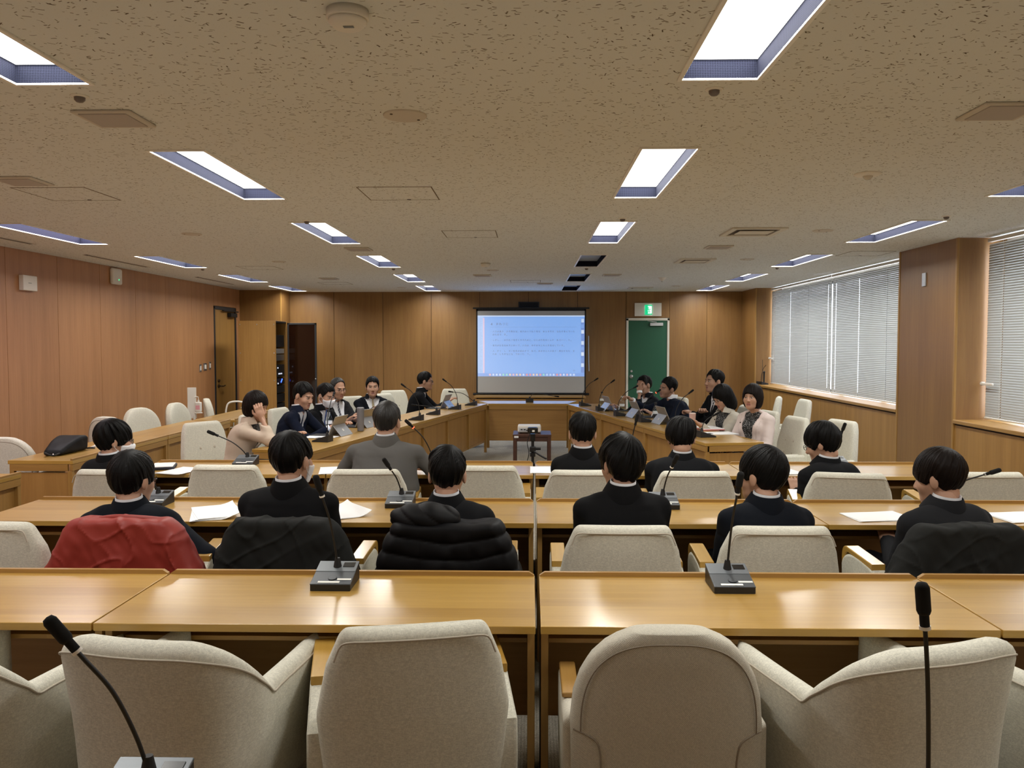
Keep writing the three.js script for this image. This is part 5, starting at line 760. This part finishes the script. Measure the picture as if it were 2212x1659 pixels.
papers('paper beside the grey-suited man on the third desk row', -1.36, -5.72, 0.2, 0.21, 0.297, 0.002, 0.06);
papers('paper left of the student beside the tripod', 0.1, -5.78, 0, 0.21, 0.297, 0.002, 0.01);
papers('white papers before the woman in the pale grey jacket', 1.86, -8.2, faceR, 0.21, 0.297, 0.004, 0.01);
papers('papers under the elbow of the navy-suited man', -1.98, -7.78, faceL, 0.21, 0.297, 0.003, 0.01);
papers('small papers behind the black bag on the left side desk', -3.7, -7.1, 0.2, 0.15, 0.21, 0.01, 0.0, 0.72, 3);
{ const t = thing('folder', 'pink folder in front of the woman looking down', 'folder', [1.83, 0.721, -8.62], faceR); mesh('cover', box(0.31, 0.012, 0.23, 0, 0.007, 0, { r: 0.003 }), std({ color: 0xd98f8a, roughness: 0.6 }), t); mesh('folder_pages', box(0.3, 0.006, 0.22, 0.004, 0.016, 0.002, { r: 0.001 }), M.paper, t);
  const n = thing('notebook', 'dark notebook with papers on the third-row desk at the left', 'notebook', [-2.6, 0.721, -5.82], 0.3); mesh('cover', box(0.15, 0.018, 0.21, 0, 0.01, 0, { r: 0.004 }), std({ color: 0x1d2030, roughness: 0.6 }), n); mesh('notebook_pages', box(0.14, 0.006, 0.2, -0.004, 0.022, 0.0), M.paper, n);
  const k = thing('lanyard', 'dark lanyard loop on the left side desk', 'lanyard', [-3.74, 0.724, -6.86], 0); mesh('strap', tube([[0, 0.002, 0], [0.05, 0.006, 0.02], [0.08, 0.003, -0.02], [0.04, 0.005, -0.05], [0, 0.003, -0.03]], 0.004, 24, 6, true), M.rubber, k); }
{ // black bag lying on the side desk
  const b = thing('tote_bag', 'limp black nylon bag lying on the left side desk', 'bag', [-3.78, 0.722, -6.62], 0.15); const f = (x, y, z) => { const t = clamp((z + 0.2) / 0.42, 0, 1), top = lerp(0.125, 0.025, t * t), hw = lerp(0.12, 0.07, t); const q = rbox([0, top / 2, 0.0], [hw, top / 2, 0.21], 0.03)(x, y, z); return q + 0.009 * noise3(x * 14, y * 14, z * 9) - 0.006 * Math.abs(noise3(x * 8, y * 20, z * 5)); };
  mesh('bag_body', nets(f, [-0.16, -0.01, -0.26], [0.16, 0.2, 0.26], 0.009), cloth(0x0f1013, 0.6), b); mesh('zip_pull', tube([[0, 0.02, 0.19], [0.01, 0.012, 0.22], [0.03, 0.008, 0.24]], 0.005, 10, 6), M.white, b); mesh('strap', tube([[-0.05, 0.02, 0.17], [-0.04, 0.03, 0.25], [0.03, 0.014, 0.29], [0.05, 0.02, 0.18]], 0.007, 20, 6), M.rubber, b);
}
// ---------------------------------------------------------------- projector on its table, camera tripod
{
  const t = thing('projector_table', 'small dark wooden table carrying the projector', 'table', [0.015, 0, -10.79], 0), w = std({ color: 0x4a2a1c, roughness: 0.45 });
  mesh('table_top', box(0.49, 0.03, 0.5, 0, 0.435, 0, { r: 0.004 }), w, t); mesh('apron', box(0.45, 0.06, 0.46, 0, 0.39, 0), w, t); for (const a of [-1, 1]) for (const b of [-1, 1]) mesh('leg', box(0.042, 0.42, 0.042, a * 0.22, 0.21, b * 0.225), w, t); mesh('price_tag', box(0.055, 0.025, 0.002, -0.2, 0.42, 0.251), M.paper, t);
  const p = thing('projector', 'white projector on the small dark table', 'projector', [-0.02, 0.452, -10.78], 0); mesh('projector_body', new RoundedBoxGeometry(0.3, 0.09, 0.24, 3, 0.02).translate(0, 0.055, 0), M.white, p); for (const a of [-1, 1]) mesh('foot', cyl(0.012, 0.012, 0.012, a * 0.11, 0.006, 0.08), M.rubber, p); mesh('connector_panel', box(0.22, 0.045, 0.004, -0.02, 0.045, 0.121), std({ color: 0xb9bcc0, roughness: 0.5 }), p); [[-0.1, 0.05], [-0.06, 0.05], [-0.03, 0.04], [0.01, 0.05], [0.05, 0.045]].forEach(([x, y]) => mesh('socket', box(0.024, 0.014, 0.004, x, y, 0.124), M.micDark, p)); mesh('lens', new THREE.CylinderGeometry(0.035, 0.035, 0.03, 24).rotateX(Math.PI / 2).translate(0.07, 0.06, -0.125), M.blackGloss, p);
  const c = thing('camera_tripod', 'black tripod with a small video camera before the projector', 'tripod', [0.015, 0, -6.75], 0);
  for (let i = 0; i < 3; i++) { const a = i / 3 * Math.PI * 2 + 0.5; mesh('leg', tube([[Math.cos(a) * 0.02, 0.58, Math.sin(a) * 0.02], [Math.cos(a) * 0.28, 0.01, Math.sin(a) * 0.28]], 0.011, 4, 8), M.black, c); }
  mesh('column', [cyl(0.012, 0.012, 0.26, 0, 0.7, 0), cyl(0.03, 0.024, 0.06, 0, 0.6, 0), cyl(0.022, 0.022, 0.03, 0, 0.7, 0)], M.black, c); mesh('pan_head', [box(0.05, 0.045, 0.05, 0, 0.745, 0, { r: 0.008 }), new THREE.CylinderGeometry(0.012, 0.012, 0.09, 12).rotateZ(Math.PI / 2).translate(0.02, 0.75, 0)], M.black, c); mesh('pan_handle', tube([[0.01, 0.73, 0.02], [0.06, 0.7, 0.04], [0.11, 0.675, 0.06]], 0.008, 10, 8), M.black, c);
  const v = mesh('video_camera', [new RoundedBoxGeometry(0.085, 0.05, 0.07, 2, 0.012).translate(0, 0.9, 0), box(0.04, 0.06, 0.03, 0, 0.84, 0)], M.blackGloss, c); mesh('camera_sticker', box(0.02, 0.014, 0.002, 0.005, 0.897, 0.036), M.stick, c); mesh('cable', tube([[-0.02, 0.88, 0.02], [-0.045, 0.8, 0.02], [-0.03, 0.72, 0.03], [-0.05, 0.62, 0.03], [-0.03, 0.3, 0.04], [0, 0.02, 0.02]], 0.0035, 30, 6), M.rubber, c);
}
// ---------------------------------------------------------------- equipment rack, sanitizer, cart
{
  const r = thing('equipment_rack', 'tall audio rack with oak side, open smoked glass door', 'rack cabinet', [-4.5, 0, -13.93], 0); const D = 0.62, W = 0.64, H = 1.98;
  mesh('side_panel', box(D, H - 0.06, 0.02, 0, H / 2 + 0.03, W / 2 - 0.01, { r: 0.002 }), M.front, r); mesh('side_panel', box(D, H - 0.06, 0.02, 0, H / 2 + 0.03, -W / 2 + 0.01), M.front, r); mesh('rack_body', [box(D - 0.02, 0.03, W - 0.04, 0, H - 0.015, 0), box(D - 0.02, 0.06, W - 0.04, 0, 0.03, 0), box(0.02, H - 0.09, W - 0.04, -D / 2 + 0.02, H / 2 + 0.015, 0)], M.black, r);
  for (const y of [0.12, 0.55, 1.0, 1.45, 1.92]) for (const x of [-0.28, 0, 0.28]) if (x || y > 1.9 || y < 0.2) mesh('screw', new THREE.SphereGeometry(0.009, 10, 8).scale(1, 1, 0.5).translate(x, y, W / 2 + 0.002), M.steel, r);
  [[0.15, 0.3, M.black], [0.46, 0.14, M.micDark], [0.62, 0.14, M.black], [0.78, 0.12, M.micDark], [0.92, 0.1, M.black], [1.05, 0.2, M.micDark], [1.32, 0.1, M.steel], [1.44, 0.08, M.silver], [1.55, 0.2, M.black]].forEach(([y, h, m]) => { const u = mesh('equipment_unit', box(0.4, h, W - 0.1, D / 2 - 0.24, y + h / 2, 0), m, r); });
  const blue = std({ color: 0x000011, emissive: 0x3050ff, emissiveIntensity: 4 }), whi = std({ color: 0x111111, emissive: 0xdfe6ff, emissiveIntensity: 0.8 }); for (const [y, z, m] of [[0.98, -0.1, blue], [1.0, -0.12, blue], [0.96, -0.07, blue], [1.1, 0.05, whi], [1.1, -0.02, whi], [1.1, -0.1, whi], [1.2, 0.1, whi], [0.94, 0.1, whi]]) mesh('indicator_lamp', box(0.006, 0.022, 0.03, D / 2 - 0.037, y, z), m, r);
  const d = new THREE.Group(); d.name = 'glass_door'; d.position.set(D / 2 + 0.005, 0, -W / 2 - 0.01); r.add(d); mesh('door_frame', [span(0, 0.025, 0.1, 1.96, -0.012, 0.012), span(0.47, 0.5, 0.1, 1.96, -0.012, 0.012), span(0, 0.5, 1.93, 1.96, -0.012, 0.012), span(0, 0.5, 0.1, 0.13, -0.012, 0.012)], M.darkGrey, d); mesh('smoked_pane', span(0.025, 0.47, 0.13, 1.93, -0.003, 0.003, { r: 0 }), phy({ color: 0x24120a, roughness: 0.08 }), d); mesh('door_latch', new THREE.SphereGeometry(0.012, 10, 8).translate(0.48, 1.0, 0.016), M.steel, d);
  const s = thing('sanitizer_stand', 'white hand sanitizer stand by the left wall', 'stand', [-4.8, 0, -11.75], 0.5); mesh('base', cyl(0.15, 0.16, 0.02, 0, 0.01, 0, 30), M.white, s); mesh('post', box(0.03, 0.56, 0.03, 0, 0.3, 0), M.white, s); mesh('board', box(0.12, 0.44, 0.012, -0.03, 0.76, -0.01, { r: 0.004 }), M.white, s); mesh('bracket', box(0.1, 0.012, 0.1, 0.05, 0.62, 0.03), M.white, s);
  const b = thing('sanitizer_bottle', 'white pump bottle on the sanitizer stand', 'bottle', [-4.74, 0.632, -11.75], 0); mesh('bottle_body', new RoundedBoxGeometry(0.085, 0.14, 0.06, 3, 0.018).translate(0, 0.071, 0), M.white, b); mesh('label_print', box(0.06, 0.06, 0.002, 0, 0.065, 0.0305), std({ color: 0xe9a9b4, roughness: 0.6 }), b); mesh('pump', [cyl(0.014, 0.016, 0.03, 0, 0.155, 0), cyl(0.005, 0.005, 0.05, 0, 0.19, 0), tube([[0, 0.212, 0], [-0.03, 0.216, 0], [-0.055, 0.205, 0]], 0.007, 10, 8)], M.white, b);
  const c = thing('hand_cart', 'hand cart with white tube handle near the door', 'cart', [-4.32, 0, -12.1], 0.3); mesh('handle', tube([[-0.14, 0.16, 0], [-0.14, 0.66, 0], [-0.1, 0.74, 0], [0.1, 0.74, 0], [0.14, 0.66, 0], [0.14, 0.16, 0]], 0.013, 60, 10), M.white, c); mesh('platform', box(0.34, 0.03, 0.5, 0, 0.145, -0.22, { r: 0.01 }), M.darkGrey, c); for (const a of [-1, 1]) for (const z of [-0.42, -0.04]) mesh('wheel', new THREE.CylinderGeometry(0.05, 0.05, 0.03, 18).rotateZ(Math.PI / 2).translate(a * 0.13, 0.05, z), M.rubber, c);
}
// ---------------------------------------------------------------- coats over the chairs
function coat(name, label, mat, x, z, turn, { puffer = false, spread = 0.07, sleeve = [0.3, 0.3], seed = 1, fold = 1 } = {}) {
  const c = thing(name, label, 'coat', [x, 0, z], turn); const slL = capsule([-0.19, 0.79, 0.26], [-sleeve[0], 0.48, 0.27], 0.055, 0.06), slR = capsule([0.19, 0.79, 0.26], [sleeve[1], 0.48, 0.27], 0.055, 0.06);
  const f = (px, y, pz) => {
    const [hw, ht, zc] = polyline(tabB, y), dn = clamp((0.86 - y) / 0.45, 0, 1), a = 0.018 + spread * dn, b = 0.016 + 0.03 * dn + (puffer ? 0.02 : 0), r = 0.04, qx = Math.abs(px) - hw - a + r, qz = Math.abs(pz - zc) - ht - b + r; let d = Math.hypot(Math.max(qx, 0), Math.max(qz, 0)) + Math.min(Math.max(qx, qz), 0) - r;
    d = smax(d, y - (puffer ? 0.855 : 0.862) - 0.006 * noise3(px * 9 + seed, 0, seed), 0.03); d = smin(d, Math.min(slL(px, y, pz), slR(px, y, pz)), 0.03);
    if (puffer) { const row = (y + 0.03 * Math.cos(px * 6) + 0.008 * noise3(px * 9, y * 9, 3)) / 0.074, q = Math.abs(Math.sin(row * Math.PI)), col = Math.abs(Math.sin((px + 0.11) / 0.21 * Math.PI)); d -= 0.015 * Math.sqrt(q) * (0.65 + 0.35 * Math.sqrt(col)) - 0.004 + 0.004 * noise3(px * 26, y * 18, pz * 26); }
    else d += fold * dn * (0.010 * noise3(px * 11 + seed * 3 + y * 3, y * 2.2, pz * 6) - 0.010 * Math.abs(noise3(px * 16 - y * 6 + seed, y * 4, pz * 8 + seed))) + fold * 0.0035 * noise3(px * 24, y * 26 + px * 18, pz * 24 + seed) - 0.007 * fold * Math.pow(1 - Math.abs(noise3(px * 9 + y * 5, y * 4 - px * 3, seed)), 6) - 0.005 * fold * Math.pow(1 - Math.abs(noise3(px * 8 - y * 13, y * 5 + px * 4, seed + 5)), 6);
    return smax(d, 0.30 - y, 0.02);
  };
  mesh('coat_body', nets(f, [-0.5, 0.27, 0.03], [0.5, 0.95, 0.46], 0.0085), mat, c); return c;
}
const redCloth = phy({ color: 0x8c2a20, roughness: 0.55, sheen: 0.2 });
{ const c = coat('red_coat', 'brick red windbreaker draped over a second-row chair', redCloth, -1.74, -3.72, 0.05, { spread: 0.075, sleeve: [0.33, 0.34], seed: 2, fold: 1.1 }); mesh('coat_collar', tube([[-0.1, 0.858, 0.25], [-0.02, 0.868, 0.265], [0.08, 0.862, 0.26], [0.16, 0.852, 0.25]], 0.013, 24, 8), redCloth, c); }
coat('grey_coat', 'dark grey coat draped over a second-row chair left of the puffer', cloth(0x1e1f1e, 0.85), -1.03, -3.72, -0.05, { spread: 0.055, sleeve: [0.26, 0.31], seed: 5, fold: 1.1 });
{ const m = cloth(0x08080b, 0.6), c = coat('puffer_coat', 'black quilted puffer coat with hood over a second-row chair', m, -0.35, -3.72, 0, { puffer: true, spread: 0.06, sleeve: [0.27, 0.28] });
  const hood = ellip([-0.09, 0.868, 0.25], [0.145, 0.058, 0.08]), hf = (x, y, z) => hood(x, y, z) - 0.008 * Math.sqrt(Math.abs(Math.sin((x * 0.7 + y) / 0.07 * Math.PI))) - 0.006 * noise3(x * 16, y * 16, z * 16); mesh('hood', nets(hf, [-0.28, 0.78, 0.12], [0.12, 0.98, 0.38], 0.008), m, c);
  const t = mesh('sleeve_patch', new THREE.CylinderGeometry(0.024, 0.024, 0.006, 24).rotateX(Math.PI / 2).translate(-0.31, 0.58, 0.35), std({ color: 0x16171a, roughness: 0.7 }), c); mesh('patch_ring', new THREE.TorusGeometry(0.02, 0.003, 8, 24).translate(-0.31, 0.58, 0.354), std({ color: 0x9a955c, roughness: 0.7 }), t); }
coat('charcoal_coat', 'charcoal coat draped over the chair at the right', cloth(0x212221, 0.85), 1.76, -3.68, 0.1, { spread: 0.06, sleeve: [0.33, 0.27], seed: 9, fold: 0.8 });
// ---------------------------------------------------------------- wall devices
{ const b = thing('wall_access_point', 'square white box high on the left wall', 'wall box', [XL, 2.225, -8.5], 0); mesh('casing', box(0.05, 0.155, 0.24, 0.026, 0, 0, { r: 0.006 }), M.white, b); mesh('indicator', box(0.003, 0.006, 0.05, 0.052, 0, 0.01, { r: 0 }), std({ color: 0x8a9a90, roughness: 0.5 }), b);
  const r = thing('wall_router', 'rounded white wireless unit with green light on the left wall', 'router', [XL, 2.44, -10.33], 0); mesh('casing', new RoundedBoxGeometry(0.05, 0.2, 0.24, 4, 0.024).translate(0.026, 0, 0), M.white, r); mesh('status_light', box(0.003, 0.016, 0.016, 0.0525, -0.04, -0.02, { r: 0 }), std({ color: 0x002210, emissive: 0x30d080, emissiveIntensity: 1.2 }), r);
  [[-12.98, 1.22, 0.07], [-13.17, 1.235, 0.12], [-13.37, 1.25, 0.07]].forEach(([z, y, w], i) => { const s = thing('light_switch', ['steel switch plate farthest from the door', 'wide steel switch plate, middle of three', 'steel switch plate next to the door frame'][i], 'switch', [XL, y, z], 0); mesh('switch_plate', box(0.01, 0.12, w, 0.006, 0, 0, { r: 0.003 }), M.steel, s); mesh('rocker', box(0.008, 0.07, w * 0.5, 0.012, 0, 0, { r: 0.002 }), M.white, s); });
  const t = thing('pier_sensor', 'small metal plate on the wooden pier between the windows', 'wall plate', [XR, 2.23, -8.3], 0); mesh('plate', box(0.012, 0.13, 0.075, -0.007, 0, 0, { r: 0.003 }), M.silver, t); }
// ---------------------------------------------------------------- ceiling fittings
{
  const beige = std({ color: 0xcdc6bb, roughness: 0.8 }), line = std({ color: 0x77664f, roughness: 0.9 }), grille = std({ color: 0xb4aca6, roughness: 0.8 });
  const sp = (lab, x, z) => { const t = thing('ceiling_speaker', lab, 'ceiling speaker', [x, CEIL, z], 0, 'square ceiling speakers'); mesh('frame', new RoundedBoxGeometry(0.25, 0.012, 0.25, 2, 0.006).translate(0, -0.006, 0), beige, t); mesh('grille', box(0.2, 0.006, 0.2, 0, -0.0135, 0.006), grille, t); };
  sp('square ceiling speaker at the upper left, near the second lit light', -1.77, -3.55); sp('square ceiling speaker at the right picture edge', 1.93, -3.52); sp('square ceiling speaker at the left picture edge', -2.99, -4.88); sp('small square plate between the left-centre lights, third gap', -1.74, -8.43); sp('small square plate right of the right-centre lights', 1.85, -8.33); sp('bluish square plate ahead of the projector', -0.68, -11.7); sp('square plate near the screen, left of the dark lights', 0.22, -13.3); sp('square plate right of the second dark light', 1.12, -11.65); sp('far square plate left of the left-centre lights', -2.96, -12.2);
  const ap = (lab, x, z, w = 0.45) => { const t = thing('access_panel', lab, 'access panel', [x, CEIL, z], 0, 'ceiling access panels'), h = w / 2, k = 0.007; mesh('frame', [span(-h, h, -0.002, 0, -h - k, -h, { r: 0 }), span(-h, h, -0.002, 0, h, h + k, { r: 0 }), span(-h - k, -h, -0.002, 0, -h - k, h + k, { r: 0 }), span(h, h + k, -0.002, 0, -h - k, h + k, { r: 0 })], line, t); mesh('panel', boxUV(new THREE.BoxGeometry(w, 0.001, w).translate(0, -0.0005, 0), 'z', [x, z]), M.ceil, t); mesh('latch', box(0.025, 0.003, 0.012, 0.03, -0.002, -h + 0.02), M.micDark, t); };
  ap('square access panel at the upper left below the speaker', -2.97, -5.33); ap('square access panel left of centre between the light rows', -0.84, -5.36); ap('second square access panel, over the projector aisle', -0.53, -7.33); ap('faint access panel near the left lights, farther back', -3.42, -10.5); ap('faint access panel before the screen', -0.085, -12.85); ap('access panel next to the window blinds', 3.55, -9.0, 0.45); ap('faint access panel far left before the front wall', -3.1, -13.2);
  const det = (lab, x, z, r, hgt) => { const t = thing('smoke_detector', lab, 'smoke detector', [x, CEIL, z], 0, 'smoke detectors'); mesh('base', lathe([[0, 0], [r * 1.05, 0], [r * 1.05, -hgt * 0.45], [r, -hgt * 0.55], [0, -hgt * 0.55]].reverse(), 32), M.white, t); mesh('sensor_cap', lathe([[0, -hgt], [r * 0.7, -hgt * 0.97], [r * 0.95, -hgt * 0.7], [r * 0.95, -hgt * 0.5], [0, -hgt * 0.5]], 32), M.white, t); mesh('rating_label', box(0.03, 0.001, 0.015, 0.005, -hgt - 0.0002, 0.01), M.micPanel, t); };
  det('round white smoke detector at the top of the picture', -0.53, -2.44, 0.058, 0.05); det('small white smoke detector over the projector', -0.54, -9.95, 0.055, 0.05);
  const disc = (lab, x, z, r, m = beige) => { const t = thing('ceiling_disc', lab, 'ceiling plate', [x, CEIL, z], 0, 'round ceiling plates'); mesh('disc', lathe([[0, -0.008], [r - 0.004, -0.007], [r, -0.003], [r, 0]], 32), m, t); for (const s of [-1, 1]) mesh('screw', cyl(0.006, 0.006, 0.002, s * r * 0.55, -0.0085, -s * r * 0.5), M.bronze, t); };
  disc('large round ceiling plate at top centre', -0.53, -3.54, 0.092); disc('round plate left, between the light rows', -2.96, -7.26, 0.085); disc('round plate right, by the air vent', 2.47, -7.17, 0.085); disc('smaller round plate farther right', 2.45, -9.57, 0.08); disc('smaller round plate farther left', -2.94, -9.71, 0.08); disc('bluish round plate before the dark lights', -0.5, -10.9, 0.08); disc('far round plate near the right front', 2.4, -13.9, 0.08); disc('far round plate near the left front', -2.2, -14.2, 0.08);
  const sen = (lab, x, z) => { const t = thing('ceiling_sensor', lab, 'sensor', [x, CEIL, z], 0, 'small dome sensors'); mesh('flange', lathe([[0.034, 0], [0.034, -0.003], [0.028, -0.006], [0, -0.006]].reverse(), 24), M.white, t); mesh('dome', lathe([[0, -0.026], [0.012, -0.024], [0.02, -0.016], [0.021, -0.006]], 20), std({ color: 0x6c625c, roughness: 0.4 }), t); };
  sen('small dome sensor beside the nearest left-centre light', -1.75, -3.24); sen('small dome sensor beyond the nearest right-centre light', 0.69, -3.21); sen('dome sensor before the third left-centre light', -1.75, -6.52); sen('dome sensor before the third right-centre light', 0.7, -6.45); sen('dome sensor before the third window-side light', 3.12, -6.39); sen('dome sensor beyond the fourth left-centre light', -1.75, -10.62); sen('dome sensor beyond the fourth wall-side light', -4.19, -10.6); sen('dome sensor beyond the fourth window-side light', 3.09, -10.6); sen('dome sensor beyond the first dark light', 0.7, -10.62);
  { const t = thing('emergency_light', 'round emergency downlight on the right half of the ceiling', 'emergency light', [1.9, CEIL, -4.8], 0); mesh('trim_ring', lathe([[0.075, 0], [0.075, -0.005], [0.06, -0.012], [0.03, -0.014], [0, -0.014]].reverse(), 32), M.white, t); mesh('lens', lathe([[0, -0.034], [0.016, -0.031], [0.026, -0.02], [0.028, -0.012]], 20), std({ color: 0xcfc8bc, roughness: 0.15 }), t); const u = thing('spray_head', 'small white cone fitting near the right front', 'ceiling fitting', [1.9, CEIL, -12.2], 0); mesh('cone', lathe([[0, -0.05], [0.012, -0.048], [0.06, -0.01], [0.065, 0]], 24), M.white, u); mesh('tip', cyl(0.006, 0.006, 0.012, 0, -0.054, 0), M.steel, u); }
  const vent = (lab, x, z, w, d) => { const t = thing('air_vent', lab, 'air vent', [x, CEIL, z], 0, 'square ceiling air vents'); const a = w / 2, b = d / 2; mesh('frame', [span(-a, a, -0.014, 0, -b, -b + 0.05), span(-a, a, -0.014, 0, b - 0.05, b), span(-a, -a + 0.05, -0.014, 0, -b + 0.05, b - 0.05), span(a - 0.05, a, -0.014, 0, -b + 0.05, b - 0.05)], M.offwhite, t); mesh('dark_core', box(w - 0.1, 0.003, d - 0.1, 0, -0.003, 0, { r: 0 }), std({ color: 0x5c5044, roughness: 0.9 }), t); for (let i = 0; i < 3; i++) mesh('vane', box(w - 0.16 - i * 0.07, 0.01, 0.016, 0, -0.012, -b + 0.1 + i * 0.09), M.offwhite, t); mesh('centre_plate', box(w * 0.62, 0.006, d * 0.4, 0, -0.016, 0.04), M.offwhite, t); };
  vent('large square air vent right of centre', 1.89, -7.21, 0.46, 0.5); vent('second air vent right of centre, farther back', 1.88, -9.69, 0.4, 0.48); vent('farthest air vent near the exit sign', 1.86, -14.35, 0.4, 0.4);
  const slot = (lab, z0, z1) => { const t = thing('linear_slot_vent', lab, 'slot vent', [-4.79, CEIL, (z0 + z1) / 2], 0, 'linear slot vents'); const L = z0 - z1; mesh('slot_frame', [span(-0.035, -0.022, -0.006, 0, -L / 2, L / 2), span(0.022, 0.035, -0.006, 0, -L / 2, L / 2)], beige, t); mesh('slot_gap', box(0.044, 0.002, L, 0, -0.001, 0, { r: 0 }), M.groove, t); };
  slot('long slot vent along the left wall', -8.91, -10.37); slot('slot vent at the left picture edge', -6.5, -7.96); slot('far slot vent beside the left door', -11.9, -13.4);
}
renderer.render(scene, camera);
